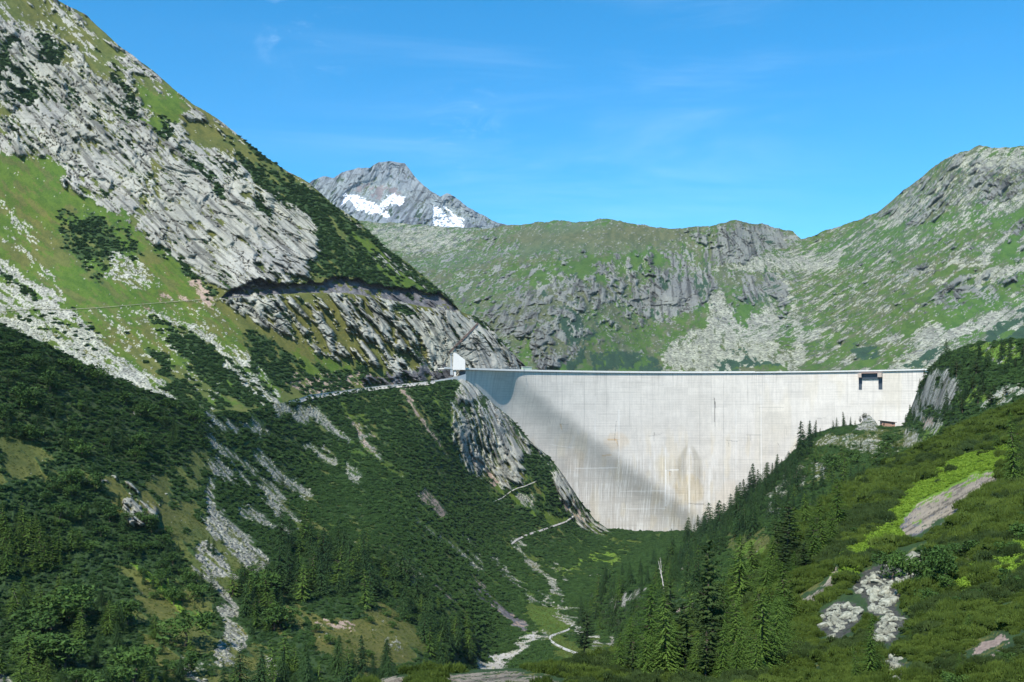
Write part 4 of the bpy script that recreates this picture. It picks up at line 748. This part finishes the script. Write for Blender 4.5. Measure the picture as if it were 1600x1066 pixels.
# instancing of uncountable cover: one object each, points + geometry nodes
def cover(name, pts, rot, scl, meshes, label, cat, idx=None):
    n = len(pts); me = bpy.data.meshes.new(name); me.vertices.add(n); me.vertices.foreach_set('co', np.asarray(pts, np.float32).ravel())
    for nm, t, arr in (('rot', 'FLOAT_VECTOR', rot), ('scl', 'FLOAT_VECTOR', scl)):
        a = me.attributes.new(nm, t, 'POINT'); a.data.foreach_set('vector', np.asarray(arr, np.float32).ravel())
    a = me.attributes.new('pick', 'INT', 'POINT'); a.data.foreach_set('value', (RNG.integers(0, len(meshes), n) if idx is None else idx).astype(np.int32))
    o = bpy.data.objects.new(name, me); C.objects.link(o); tag(o, label, cat, None, 'stuff')
    ng = bpy.data.node_groups.new(name+'_scatter', 'GeometryNodeTree'); ng.interface.new_socket('Geometry', in_out='INPUT', socket_type='NodeSocketGeometry'); ng.interface.new_socket('Geometry', in_out='OUTPUT', socket_type='NodeSocketGeometry')
    N, L = ng.nodes, ng.links.new; gi = N.new('NodeGroupInput'); go = N.new('NodeGroupOutput'); ip = N.new('GeometryNodeInstanceOnPoints'); L(gi.outputs[0], ip.inputs['Points'])
    gg = N.new('GeometryNodeGeometryToInstance')
    for k, m_ in reversed(list(enumerate(meshes))):
        src = bpy.data.objects.new(name+'_piece', m_); oi = N.new('GeometryNodeObjectInfo'); oi.inputs['Object'].default_value = src; oi.inputs['As Instance'].default_value = True; L(oi.outputs['Geometry'], gg.inputs[0])
    L(gg.outputs[0], ip.inputs['Instance']); ip.inputs['Pick Instance'].default_value = True
    def attr(nm, ty):
        a = N.new('GeometryNodeInputNamedAttribute'); a.data_type = ty; a.inputs[0].default_value = nm; return a.outputs[0]
    L(attr('pick', 'INT'), ip.inputs['Instance Index']); L(attr('rot', 'FLOAT_VECTOR'), ip.inputs['Rotation']); L(attr('scl', 'FLOAT_VECTOR'), ip.inputs['Scale']); L(ip.outputs[0], go.inputs[0])
    md = o.modifiers.new('scatter', 'NODES'); md.node_group = ng; return o
def sample(lname, classes, dens, region=None, clear=0, pxmin=-60, pxmax=1660, pymax=1130, prob=None):
    """random points on a terrain sheet, uniform per square metre of ground, inside given surface classes"""
    Lr = LAYERS[lname]; P = Lr['P']; a = P[:-1, :-1]; e1 = P[:-1, 1:]-a; e2 = P[1:, :-1]-a
    nrm = np.cross(e1, e2); area = np.abs(nrm[..., 2]); area = np.maximum(area, np.linalg.norm(nrm, axis=-1)*.45)
    ok = np.isin(Lr['cls'][:-1, :-1], classes); px, py = Lr['px'][:-1, :-1], Lr['py'][:-1, :-1]
    ok &= (px > pxmin) & (px < pxmax) & (py < pymax)
    if region is not None: ok &= in_poly(px, py, region)
    if clear:                        # keep clear of bare stone, so that bushes do not hang over it
        bad = np.isin(Lr['cls'][:-1, :-1], (SCREE, ROCK, GRAVEL, SOIL)); d = bad.copy()
        for k in range(clear):
            e = d.copy(); e[1:] |= d[:-1]; e[:-1] |= d[1:]; e[:, 1:] |= d[:, :-1]; e[:, :-1] |= d[:, 1:]; d = e
        lone = bad.copy()
        ok &= ~d
    w = area*ok*dens
    if prob is not None: w = w*prob(px, py, P[:-1, :-1])
    cnt = RNG.poisson(np.minimum(w, 12)); i, j = np.nonzero(cnt); r = cnt[i, j]; i = np.repeat(i, r); j = np.repeat(j, r)
    u, v = RNG.random(len(i))[:, None], RNG.random(len(i))[:, None]
    return P[i, j]+e1[i, j]*u+e2[i, j]*v, Lr['px'][i, j], Lr['py'][i, j]
def rots(n, tilt=.15, az=None):
    return np.stack([RNG.normal(0, tilt, n), RNG.normal(0, tilt, n), RNG.random(n)*6.28], -1)
def bush_mesh(seed, n, leaf, spike, R=1.0, H=.6, mat=None, nm='dwarf_pine_piece'):
    g = np.random.default_rng(seed); T = []
    lob = [(g.normal()*.38*R, g.normal()*.38*R, R*(.45+.3*g.random()), H*(.6+.5*g.random())) for _ in range(6)]
    for k in range(n):
        c = lob[g.integers(6)]; a = g.random()*2*PI; q = math.sqrt(g.random()); x = c[0]+math.cos(a)*q*c[2]; y = c[1]+math.sin(a)*q*c[2]; z = c[3]*math.sqrt(max(0, 1-q*q*.92))*(.75+.3*g.random())
        p = np.array([x, y, z]); d = np.array([math.cos(a)*q*.5+g.normal()*.15, math.sin(a)*q*.5+g.normal()*.15, 1.0]); d /= np.linalg.norm(d); l = spike*(.6+.8*g.random()); ph = g.random()*PI
        s1 = np.cross(d, [math.cos(ph), math.sin(ph), .1]); s1 /= np.linalg.norm(s1)
        T.append([p-d*l*.5-s1*leaf*.5, p-d*l*.5+s1*leaf*.5, p+d*l*.6]); s2 = np.cross(d, s1); T.append([p-d*l*.4-s2*leaf*.5, p-d*l*.4+s2*leaf*.5, p+d*l*.5])
        if k % 3 == 0: T.append([p-s1*leaf*1.4-d*leaf*.5, p+s1*leaf*1.4-d*leaf*.6, p+s2*leaf*1.2])
    return tri_mesh(nm, np.array(T), mat)
BF = [bush_mesh(100+i, 150, .26, .34, 1, .55, M_DWF) for i in range(4)]
BN = [bush_mesh(110+i, 430, .12, .42, 1, .62, M_DWN) for i in range(4)]+[bush_mesh(120+i, 430, .12, .42, 1, .6, M_PIN) for i in range(1)]
BA = [tri_mesh('alder_piece', crown_round(130+i, 8, 420, .09, 1, .55, .05), M_ALD) for i in range(3)]
BH = [tri_mesh('herb_piece', crown_round(140+i, 8, 260, .10, 1, .6, .0), M_HRB) for i in range(3)]
M_MDW = leaf_mat('meadow_leaves', (.050, .080, .016), (.13, .155, .035)); BM_ = [tri_mesh('meadow_piece', crown_round(150+i, 8, 120, .16, 1, .8, .0), M_MDW) for i in range(3)]
def stone(seed):
    g = np.random.default_rng(seed); pts = g.normal(size=(16, 3)); pts /= np.linalg.norm(pts, axis=1)[:, None]; pts *= (.8+.3*g.random((16, 1)))*np.array([1, .72, .5])
    import bmesh
    bm = bmesh.new(); [bm.verts.new(p) for p in pts]; r_ = bmesh.ops.convex_hull(bm, input=bm.verts); bmesh.ops.delete(bm, geom=[v for v in bm.verts if not v.link_faces], context='VERTS')
    bmesh.ops.bevel(bm, geom=list(bm.edges), offset=.05, segments=1, affect='EDGES'); me = bpy.data.meshes.new('stone'); bm.to_mesh(me); bm.free(); me.materials.append(M_STN); return me
ST = [stone(200+i) for i in range(6)]
# dwarf pine thickets
for (ln, cl_, d, s0, s1, nm, lb) in (('valley_slope', 2, .21, 1.2, 2.3, 'dwarf_pine_thicket', 'dense dark green dwarf pine scrub over the valley slope below the road'), ('forested_slope', 2, .20, 1.1, 2.1, 'dwarf_pine_thicket', 'low dark scrub between the trees on the slope right of the dam'), ('left_mountain', 0, .15, 1.3, 2.5, 'dwarf_pine_thicket', 'dark dwarf pine patches on the left mountain above the lower road')):
    P, px, py = sample(ln, (SHRUB, FOREST), d, clear=cl_); n = len(P); s = (s0+(s1-s0)*RNG.random(n)**1.5)*np.clip(np.hypot(P[:, 0], P[:, 1])/700, .6, 1.15)
    cover(nm, P, rots(n), np.stack([s, s, s*(.75+.4*RNG.random(n))], -1), BF, lb, 'scrub'); print(ln, 'scrub', n)
P, px, py = sample('near_slope', (SHRUB, OLIVE), 1.5, clear=7, pymax=1250, pxmax=1690); n = len(P); dist = np.linalg.norm(P, axis=1); s = (.50+.5*RNG.random(n)**1.4)*np.clip(dist/140, .62, 1.5)*(.75+1.1*sig(fbm(P/5.0, 3, 404), .05)); keep = RNG.random(n) < np.clip((140/dist)**1.2, .25, 1)
P, s = P[keep], s[keep]; n = len(P); cover('dwarf_pine_carpet', P, rots(n, .2), np.stack([s, s, s*(.8+.5*RNG.random(n))], -1), BN, 'olive green dwarf pine carpet with upright shoots on the near slope', 'scrub', np.where(fbm(P/9.0, 3, 411) > .56, 4, RNG.integers(0, 4, n))); print('near scrub', n)
P, px, py = sample('near_slope', (HERB,), 2.2, clear=2); n = len(P); s = .45+.6*RNG.random(n); cover('bright_herbs', P, rots(n, .2), np.stack([s, s, s*.7], -1), BH, 'bright yellow green leafy herbs around the bare rock slab', 'herbs')
for (ln, d, lb) in (('valley_slope', .30, 'low grass and herbs on the clearings of the valley slope'), ('forested_slope', .30, 'low grass and herbs between the trees right of the dam')):
    P, px, py = sample(ln, (OLIVE, HERB, GRASS), d); n = len(P); s = .35+.55*RNG.random(n)**2; cover('meadow_plants', P, rots(n, .2), np.stack([s, s, s*.7], -1), BM_, lb, 'herbs'); print('meadow', n)
# talus
for (ln, cl, d, s0, s1, lb) in (('valley_slope', (SCREE, GRAVEL), .10, .5, 1.7, 'pale loose stones in runs down the scrub-covered valley slope'), ('left_mountain', (SCREE,), .045, .6, 1.9, 'pale loose stones in the scree fans on the left mountain'), ('forested_slope', (SCREE,), .15, .5, 1.4, 'pale loose stones among the trees right of the dam')):
    P, px, py = sample(ln, cl, d); n = len(P); s = s0+(s1-s0)*RNG.random(n)**2.2; cover('loose_stones', P+np.array([0, 0, .1]), np.stack([RNG.normal(0, .5, n), RNG.normal(0, .5, n), RNG.random(n)*6.3], -1), np.stack([s, s, s], -1), ST, lb, 'scree'); print(ln, 'stones', n)
# trees, one by one ---------------------------------------------------------------
TREES = []       # (apparent size, species, location, height, label, group, width)
def grove(ln, poly, kind, n, h0, h1, label, group, wide=(.9, 1.2), gap=3.0, sink=.3):
    p = np.array(poly, float); tries = 0; got = []
    while len(got) < n and tries < n*60:
        tries += 1; x = random.uniform(p[:, 0].min(), p[:, 0].max()); y = random.uniform(p[:, 1].min(), p[:, 1].max())
        if not in_poly(np.array([x]), np.array([y]), poly)[0]: continue
        if any(abs(x-a) < gap and abs(y-b_) < gap*.8 for a, b_ in got): continue
        loc, c, i, j = ground_at(ln, x, y)
        if c in (ROCK, SCREE, GRAVEL) and random.random() < .9: continue
        got.append((x, y)); h = random.uniform(h0, h1)*random.choice((.5, .7, .85, 1, 1, 1.12))
        TREES.append((h/loc[1], kind if isinstance(kind, str) else random.choice(kind), (loc[0], loc[1], loc[2]-sink), h, label, group, random.uniform(*wide)))
def row(ln, pts, kind, h0, h1, label, group, wide=(.9, 1.2)):
    for (x, y, hp) in pts:
        if group and len(pts) > 14:
            if random.random() < .12: continue
            x += random.uniform(-5, 5); y += random.uniform(-1, 7); hp *= random.choice((.6, .85, 1.0, 1.15, 1.35))
        loc, c, i, j = ground_at(ln, x, y); h = hp/FX*loc[1]
        TREES.append((h/loc[1]*3, kind if isinstance(kind, str) else random.choice(kind), (loc[0], loc[1], loc[2]-.3), h, label, group, random.uniform(*wide)))
row('forested_slope', [(1265,686,30),(1272,688,32),(1281,682,14)], 'spruce', 0, 0, 'one of the three tall dark spruces standing close together against the dam', 'three tall spruces against the dam', (1.0, 1.3))
row('forested_slope', [(1302,672,16),(1307,670,18),(1319,668,25),(1329,668,18),(1336,668,12)], 'spruce', 0, 0, 'small spruce silhouetted against the dam left of the rocky knob', 'small spruces left of the rocky knob')
row('forested_slope', [(1344,662,12),(1349,656,12),(1353,655,10)], 'pine', 0, 0, 'small pine growing on top of the rocky knob beside the hut', 'pines on the rocky knob', (1.2, 1.6))
row('forested_slope', [(1244,712,34),(1252,706,36),(1237,718,28),(1258,712,30),(1230,728,26),(1247,725,30),(1222,734,28),(1214,738,30),(1208,746,34),(1198,754,30),(1190,762,32),(1182,768,36),(1176,772,30),(1168,782,34),(1160,786,28),(1154,796,36),(1146,800,30),(1138,808,34),(1130,812,28),(1122,818,30),(1114,822,28),(1104,826,34),(1098,828,22),(1090,834,24),(1080,838,18),(1072,842,22),(1062,846,18),(1055,852,16),(1118,826,20),(1128,822,24),(1141,815,22),(1165,795,30),(1187,780,24),(1205,764,26),(1218,752,26)], 'spruce', 0, 0, 'dark spruce in the line of trees climbing the slope in front of the dam', 'spruces along the edge of the dam', (1.2, 1.8))
row('forested_slope', [(1236,728,36),(1250,716,44),(1262,700,38),(1226,742,38),(1214,752,40),(1200,764,42),(1186,778,46),(1172,790,38),(1158,802,44),(1142,814,40),(1126,824,36),(1108,834,38),(1090,842,28),(1150,808,48),(1194,772,50)], 'spruce', 0, 0, 'tall broad dark spruce standing above the line of trees in front of the dam', 'tall spruces in front of the dam', (1.1, 1.5))
row('forested_slope', [(1413,664,14),(1420,655,22),(1428,648,14),(1436,626,18),(1440,612,16),(1446,600,20),(1452,586,22),(1460,576,26),(1470,568,22),(1478,560,28),(1486,560,26),(1492,566,22),(1500,560,20),(1510,556,18),(1418,672,18),(1432,600,12)], 'spruce', 0, 0, 'dark spruce clinging to the crag at the right end of the dam', 'spruces on the crag at the right end of the dam', (.9, 1.3))
row('valley_slope', [(1049,834,9)], 'spruce', 0, 0, 'tiny lone spruce at the foot of the dam', None)
row('valley_slope', [(913,1034,80)], 'pine_near', 0, 0, 'lone tall pine with bare lower trunk beside the pale road', None, (1.15, 1.2))
row('near_slope', [(1216,888,78)], 'pine_near', 0, 0, 'slender dark pine with bare trunk standing apart on the slope right of the dam', None, (.8, .9))
row('near_slope', [(1014,1040,132)], 'larch_round', 0, 0, 'largest larch of the near group, broad rounded yellow green crown', None, (1.0, 1.05))
row('near_slope', [(1052,1052,90)], 'larch_near', 0, 0, 'pointed fresh green larch in front of the big rounded larch', None, (1.2, 1.25))
row('near_slope', [(1108,1035,200)], 'pine_near', 0, 0, 'tallest dark pine of the near group right of the larches', None, (.75, .8))
row('near_slope', [(985,1045,80),(968,1050,66),(1085,1062,80),(1106,1060,100),(1130,1060,90),(1150,1062,70),(1125,1020,100),(1160,1040,90),(1180,1060,80),(1075,1035,70),(1040,1015,60),(1205,1030,70)], ('larch_near', 'larch_near', 'pine_near'), 0, 0, 'feathery green larch in the clump at the lower centre right', 'larches in the clump at lower centre right', (1.0, 1.4))
row('near_slope', [(1358,1062,110),(1340,1066,60)], 'larch_near', 0, 0, 'thin larch rising in front of the pale boulder field', 'thin larches before the boulder field', (.8, .95))
row('near_slope', [(1585,760,120)], 'larch_near', 0, 0, 'thin larch near the right picture edge above the rock slab', None, (.7, .8))
row('near_slope', [(1395,905,50),(1420,925,60),(1460,905,55),(1480,915,60)], 'alder', 0, 0, 'dark leafy bush beside the pale boulder field', 'bushes beside the boulder field', (.9, 1.1))
grove('near_slope', [(975,1030),(1060,995),(1110,975),(1180,930),(1230,960),(1220,1050),(1100,1066),(980,1066)], ('larch_round', 'larch_near', 'larch_near', 'pine_near'), 34, 3.5, 8, 'bushy young larch or pine in the dark green clump right of the big rounded larch', 'young trees right of the big larch', (1.0, 1.5), 12)
grove('near_slope', [(1440,880),(1560,850),(1600,800),(1640,900),(1600,960),(1450,960)], 'alder', 16, 1.6, 2.8, 'dark leafy bush among the olive scrub near the right picture edge', 'leafy bushes near the right edge', (1.1, 1.5), 16)
grove('near_slope', [(1380,980),(1640,960),(1640,1080),(1430,1080)], ('alder', 'larch_near'), 14, 1.0, 1.9, 'leafy bush or young larch in the lower right corner', 'young growth in the lower right corner', (1.1, 1.5), 20)
grove('near_slope', [(1230,850),(1500,690),(1640,630),(1640,700),(1400,800),(1250,900)], ('larch_near', 'alder', 'pine_near'), 14, 2.2, 4.5, 'small larch or bush standing out of the olive scrub above the rock slab', 'small growth above the rock slab', (1.0, 1.5), 26)
grove('forested_slope', [(1060,850),(1120,830),(1240,735),(1260,760),(1190,830),(1100,890),(1040,900)], 'spruce', 75, 13, 22, 'dark spruce in the wood on the slope below the dam', 'spruces in the wood below the dam', (.95, 1.3), 6)
grove('forested_slope', [(890,985),(950,900),(1040,870),(1090,880),(1120,960),(1040,1000),(950,1010)], ('spruce', 'spruce', 'spruce_near', 'larch'), 70, 11, 19, 'dark conifer in the dense wood behind the big rounded larch', 'conifers behind the big larch', (.95, 1.35), 8)
grove('forested_slope', [(1200,800),(1300,740),(1420,720),(1360,760),(1300,800),(1230,840)], ('larch', 'spruce', 'spruce'), 50, 9, 15, 'conifer scattered over the knolls behind the near olive slope', 'conifers on the knolls', (1.0, 1.4), 9)
grove('forested_slope', [(1270,700),(1410,700),(1440,705),(1380,735),(1290,740),(1240,760)], ('larch', 'alder', 'larch'), 55, 6, 11, 'low fresh green larch on the shelf below the hut', 'young larches below the hut', (1.2, 1.6), 6)
grove('forested_slope', [(1440,600),(1530,545),(1640,545),(1640,600),(1560,640),(1480,660),(1430,665)], ('spruce', 'spruce', 'pine'), 60, 8, 14, 'dark spruce scattered over the rocky slope at the right picture edge', 'spruces on the rocky right slope', (.95, 1.4), 8)
grove('near_slope', [(1180,885),(1260,830),(1340,800),(1300,860),(1220,930),(1150,960)], ('larch_near', 'pine_near', 'larch_near'), 22, 6, 11, 'young larch growing out of the scrub between the lone pine and the near clump', 'young larches in the scrub', (1.1, 1.6), 14)
grove('valley_slope', [(430,850),(500,830),(580,850),(640,900),(690,950),(660,960),(560,950),(470,940),(430,920)], ('spruce', 'spruce', 'larch'), 62, 15, 24, 'dark green conifer in the large wood on the lower left slope', 'conifers in the large wood', (1.1, 1.5), 8)
grove('valley_slope', [(620,940),(690,950),(740,1000),(745,1040),(690,1050),(640,990)], ('spruce', 'larch', 'spruce'), 26, 12, 20, 'conifer in the small wood left of the stream bed', 'conifers left of the stream bed', (1.2, 1.5), 9)
grove('valley_slope', [(355,920),(400,900),(440,930),(440,990),(400,1000),(360,960)], ('larch', 'spruce', 'alder'), 24, 10, 17, 'conifer in the narrow clump between the stone run and the clearing', 'conifers beside the stone run', (1.2, 1.5), 8)
grove('valley_slope', [(430,1040),(560,1045),(720,1060),(720,1110),(430,1110),(340,1080)], ('larch', 'spruce', 'spruce_near'), 34, 12, 18, 'pointed green conifer along the lower picture edge left of the near rocks', 'conifers along the lower edge', (1.25, 1.5), 15)
row('valley_slope', [(601,1060,62)], 'spruce_near', 0, 0, 'tall pointed spruce standing alone at the edge of the yellow clearing', None, (1.5, 1.6))
row('valley_slope', [(584,1062,40)], 'spruce_near', 0, 0, 'shorter spruce just left of the tall pointed one by the yellow clearing', None, (1.3, 1.4))
grove('valley_slope', [(0,830),(90,820),(130,850),(120,900),(0,900)], 'larch', 34, 9, 14, 'light green larch in the cluster at the left picture edge', 'larches at the left edge', (1.2, 1.6), 9)
grove('valley_slope', [(-10,960),(120,930),(300,1000),(330,1100),(-10,1110)], ('larch', 'spruce_near', 'alder', 'larch_near'), 60, 8, 14, 'green larch or spruce in the wood filling the lower left corner', 'trees in the lower left corner', (1.3, 1.7), 12)
grove('valley_slope', [(0,520),(150,590),(300,640),(320,700),(260,740),(120,720),(0,700)], ('spruce', 'alder', 'spruce'), 70, 7, 12, 'small dark conifer on the dark shoulder below the pale scree', 'conifers on the dark shoulder', (1.1, 1.5), 8)
grove('valley_slope', [(90,740),(220,800),(300,870),(330,960),(260,950),(150,880),(60,800)], ('alder', 'alder', 'spruce'), 60, 5, 9, 'dark leafy bush on the lower left slope', 'leafy bushes on the lower left slope', (1.1, 1.5), 9)
grove('valley_slope', [(440,900),(640,960),(640,1000),(560,1040),(470,1020)], 'alder', 12, 3, 5, 'round dark bush dotted over the yellow green clearing', 'bushes on the clearing', (1.2, 1.5), 16)
row('valley_slope', [(325,860,22),(334,866,26),(347,850,14),(442,762,20),(315,915,26),(330,925,30)], 'spruce', 0, 0, 'small dark spruce standing in the pale stone run', 'spruces in the stone run', (1.3, 1.6))
TREES.sort(key=lambda t: -t[0]); NIND = 300; rest = []; cnt = {}
for t in TREES:
    c = SPEC[t[1]][0]; cnt[c] = cnt.get(c, 0)+1
    if cnt[c] <= NIND: put_tree(t[1], t[2], t[3], t[4], t[5], t[6])
    else: rest.append(t)
print('trees', cnt, 'rest', len(rest))
if rest:
    pts = np.array([t[2] for t in rest]); s = np.array([[t[3]*t[6], t[3]*t[6], t[3]] for t in rest]); cover('far_small_spruces', pts, rots(len(rest), .02), s, SPEC['spruce'][2], 'smallest spruces scattered through the woods', 'spruces')
# boulder field on the near slope, block by block
def boulders(poly, n, s0, s1, label, group, ln='near_slope'):
    p = np.array(poly, float); k = 0; tries = 0
    while k < n and tries < n*20:
        tries += 1; x = random.uniform(p[:, 0].min(), p[:, 0].max()); y = random.uniform(p[:, 1].min(), p[:, 1].max())
        if not in_poly(np.array([x]), np.array([y]), poly)[0]: continue
        loc, c, i, j = ground_at(ln, x, y); s = random.uniform(s0, s1)*(.95 if random.random() > .25 else 1.5)
        o = bpy.data.objects.new('boulder', ST[k % 6]); C.objects.link(o); o.location = (loc[0], loc[1], loc[2]+s*.12); o.scale = (s, s, s*random.uniform(.8, 1.3)); o.rotation_euler = (random.gauss(0, .35), random.gauss(-.35, .3), random.random()*6.28)
        tag(o, label, 'boulder', group); k += 1
boulders([(1336,922),(1355,898),(1394,878),(1430,864),(1454,870),(1442,890),(1414,910),(1400,933),(1392,960),(1366,960),(1358,940)], 175, .35, .75, 'pale lichen-covered boulder in the upper part of the boulder field', 'boulders of the upper field')
boulders([(1284,962),(1308,943),(1346,952),(1332,980),(1300,996),(1286,980)], 68, .35, .7, 'pale lichen-covered boulder in the lower left patch of the boulder field', 'boulders of the lower left patch')
boulders([(1368,976),(1400,957),(1417,973),(1400,997),(1371,1010)], 36, .35, .7, 'pale boulder in the small patch below the main boulder field', 'boulders of the small lower patch')
boulders([(1380,1030),(1400,1020),(1420,1050),(1400,1066),(1385,1060)], 18, .25, .5, 'pale boulder at the lower picture edge below the boulder field', 'boulders at the lower edge')
# hut beside the dam
loc, c, i, j = ground_at('forested_slope', 1386, 668); hut = empty('hut', loc+np.array([0, 0, 2.2]), 'small brown timber hut with a sloping roof on the shelf beside the rocky knob', 'hut')
q = MB(); L0 = np.array([-7, 0, -.6]); q.prism([(-6.5, -3, -1.5), (7, -3, -1.5), (7, 3, -1.5), (-6.5, 3, -1.5)], [(-6.5, -3, 4.2), (7, -3, 2.6), (7, 3, 2.6), (-6.5, 3, 4.2)]); q.build('wall', plain('pinkish_boards', (.36, .22, .16), .8), hut)
q = MB(); q.prism([(-8, -4.5, 4.45), (8.6, -4.5, 2.45), (8.6, 4, 2.45), (-8, 4, 4.45)], [(-8, -4.5, 4.85), (8.6, -4.5, 2.85), (8.6, 4, 2.85), (-8, 4, 4.85)]); q.build('roof', plain('brown_roof', (.085, .065, .06), .7), hut)
q = MB(); q.box((4.4, -3.05, 1.2), (.7, 0, 0), (0, .06, 0), (0, 0, .7)); q.build('window', M_GATE_SHADE, hut); q = MB(); q.box((-4.6, -3.05, .8), (.8, 0, 0), (0, .06, 0), (0, 0, 1.2)); q.build('door', plain('dark_boards', (.10, .06, .045), .8), hut)
# dead trees
def snag(ln, px, py, hp, leanx, label, group=None, twigs=9):
    loc, c, i, j = ground_at(ln, px, py); h = hp/FX*loc[1]; q = MB(); a = np.array([0, 0, -.4]); b_ = np.array([leanx*h, 0, h]); r0 = max(.16, h*.022); q.tube(a, (a+b_)/2+np.array([.02*h, 0, 0]), r0, r0*.7, 7); q.tube((a+b_)/2+np.array([.02*h, 0, 0]), b_, r0*.7, r0*.2, 6)
    for k in range(twigs):
        t = .35+.6*random.random(); p = a+(b_-a)*t; an = random.random()*6.28; l = h*.16*(1.2-t); q.tube(p, p+np.array([math.cos(an)*l, math.sin(an)*l*.6, l*.5]), r0*.3, r0*.1, 4)
    o = q.build('dead_tree', M_DEAD); o.location = loc; tag(o, label, 'dead tree', group)
snag('forested_slope', 1038, 926, 50, -.20, 'bleached bare dead tree leaning left behind the big rounded larch')
snag('forested_slope', 1034, 905, 34, -.06, 'thinner bleached dead trunk just left of the leaning dead tree', None, 5)
snag('valley_slope', 31, 950, 26, -.35, 'pale broken trunk leaning among the bushes near the left picture edge', None, 1)
snag('valley_slope', 247, 818, 12, .08, 'short pale dead trunk standing on the grassy patch below the small cliff', None, 1)
# roads and paths draped on the ground
def drape(name, ln, pts, w0, w1, mat, label=None, cat=None, lift=.9, kind='structure', step=1.0):
    p = np.array(pts, float); L = np.r_[0, np.cumsum(np.linalg.norm(np.diff(p, axis=0), axis=1))]; n = int(L[-1]/step)+2; t = np.linspace(0, L[-1], n)
    x = np.interp(t, L, p[:, 0]); y = np.interp(t, L, p[:, 1]); dx, dy = np.gradient(x), np.gradient(y); l = np.hypot(dx, dy); nx, ny = -dy/l, dx/l
    w = (w0+(w1-w0)*t/L[-1])*(.85+.3*vnoise(np.stack([t/6, t*0, t*0+1.5], -1), 3)); ks = np.linspace(-.5, .5, 7); P = np.zeros((7, n, 3))
    for a, k in enumerate(ks):
        for b_ in range(n): P[a, b_] = ground_at(ln, x[b_]+nx[b_]*w[b_]*k, y[b_]+ny[b_]*w[b_]*k)[0]
    D = P[..., 1]; D = (D+np.median(D, axis=0)[None])/2
    for _ in range(9): D[:, 1:-1] = (D[:, :-2]+D[:, 1:-1]*2+D[:, 2:])/4
    X = x[None]+nx[None]*w[None]*ks[:, None]; Y = y[None]+ny[None]*w[None]*ks[:, None]; dist = np.minimum(D, P[..., 1]+.3)*(1-.0012)-lift; Q = U(X, Y, dist)
    o = grid_mesh(name, Q, None, None, mat, kind=kind)
    if label: tag(o, label, cat)
    return o
def gravel(name, a, b_):
    m, nt, b = newmat(name); L = nt.links.new; co = nd(nt, 'ShaderNodeTexCoord'); n1 = nd(nt, 'ShaderNodeTexNoise'); n1.inputs['Scale'].default_value = .45; n1.inputs['Detail'].default_value = 8; n1.inputs['Roughness'].default_value = .75; L(co.outputs['Object'], n1.inputs[0])
    cr = nd(nt, 'ShaderNodeValToRGB'); cr.color_ramp.elements[0].position = .3; cr.color_ramp.elements[1].position = .65; cr.color_ramp.elements[0].color = (*a, 1); cr.color_ramp.elements[1].color = (*b_, 1); L(n1.outputs[0], cr.inputs[0]); L(cr.outputs[0], b.inputs['Base Color'])
    bp = nd(nt, 'ShaderNodeBump'); bp.inputs['Distance'].default_value = .5; L(n1.outputs[0], bp.inputs['Height']); L(bp.outputs[0], b.inputs['Normal']); return m
M_GRV = gravel('gravel', (.28, .255, .22), (.50, .47, .42)); M_PTH = gravel('worn_path', (.10, .11, .06), (.26, .25, .18)); M_ASP = gravel('pale_road', (.36, .35, .32), (.50, .49, .46))
drape('road', 'valley_slope', [(452,630),(468,626),(485,620),(520,615.5),(560,610),(600,605),(640,601.5),(680,598)], 7, 4.5, M_GRV)
drape('path', 'valley_slope', [(771,784),(785,778),(798,768),(808,763),(822,759),(838,752)], 1.3, 1.3, M_GRV); drape('path', 'valley_slope', [(799,850),(808,843),(825,835),(845,829),(865,822),(885,815),(897,806)], 3.0, 2.2, M_GRV); drape('path', 'valley_slope', [(903,905),(930,898),(952,890)], 2.2, 1.6, M_GRV)
drape('road', 'valley_slope', [(895,976),(888,984),(872,990),(860,994),(859,1000),(868,1007),(882,1014),(898,1020),(915,1025),(930,1030),(944,1036)], 2.4, 4.6, M_ASP)
drape('road', 'left_mountain', [(-20,489),(30,484),(60,482.5),(100,484),(150,481),(200,477),(250,473),(300,469),(335,467)], .8, .7, M_PTH)
o = drape('stairway', 'left_mountain', [(702,551),(712,541),(724,529),(736,517),(747,505)], 3.4, 2.6, plain('rusty_brown', (.11, .075, .06), .9), 'long dark brown stairway climbing the pale rock above the concrete buttress', 'stairway', kind=None)

# the air between the near slope and the far peaks
me = bpy.data.meshes.new('haze'); hb = MB(); hb.prism([(-9000, -300, -421), (9000, -300, -421), (9000, 10500, -421), (-9000, 10500, -421)], [(-9000, -300, 3200), (9000, -300, 3200), (9000, 10500, 3200), (-9000, 10500, 3200)])
hm = bpy.data.materials.new('thin_haze'); hm.use_nodes = True; hn = hm.node_tree; hn.nodes.clear(); ho = hn.nodes.new('ShaderNodeOutputMaterial'); pv = hn.nodes.new('ShaderNodeVolumePrincipled')
pv.inputs['Color'].default_value = (.72, .86, 1, 1); pv.inputs['Density'].default_value = 1.5e-5; pv.inputs['Anisotropy'].default_value = 0.0; hn.links.new(pv.outputs[0], ho.inputs['Volume'])
o = hb.build('haze', hm); o['kind'] = 'stuff'; o['label'] = 'thin bluish haze filling the air of the valley'
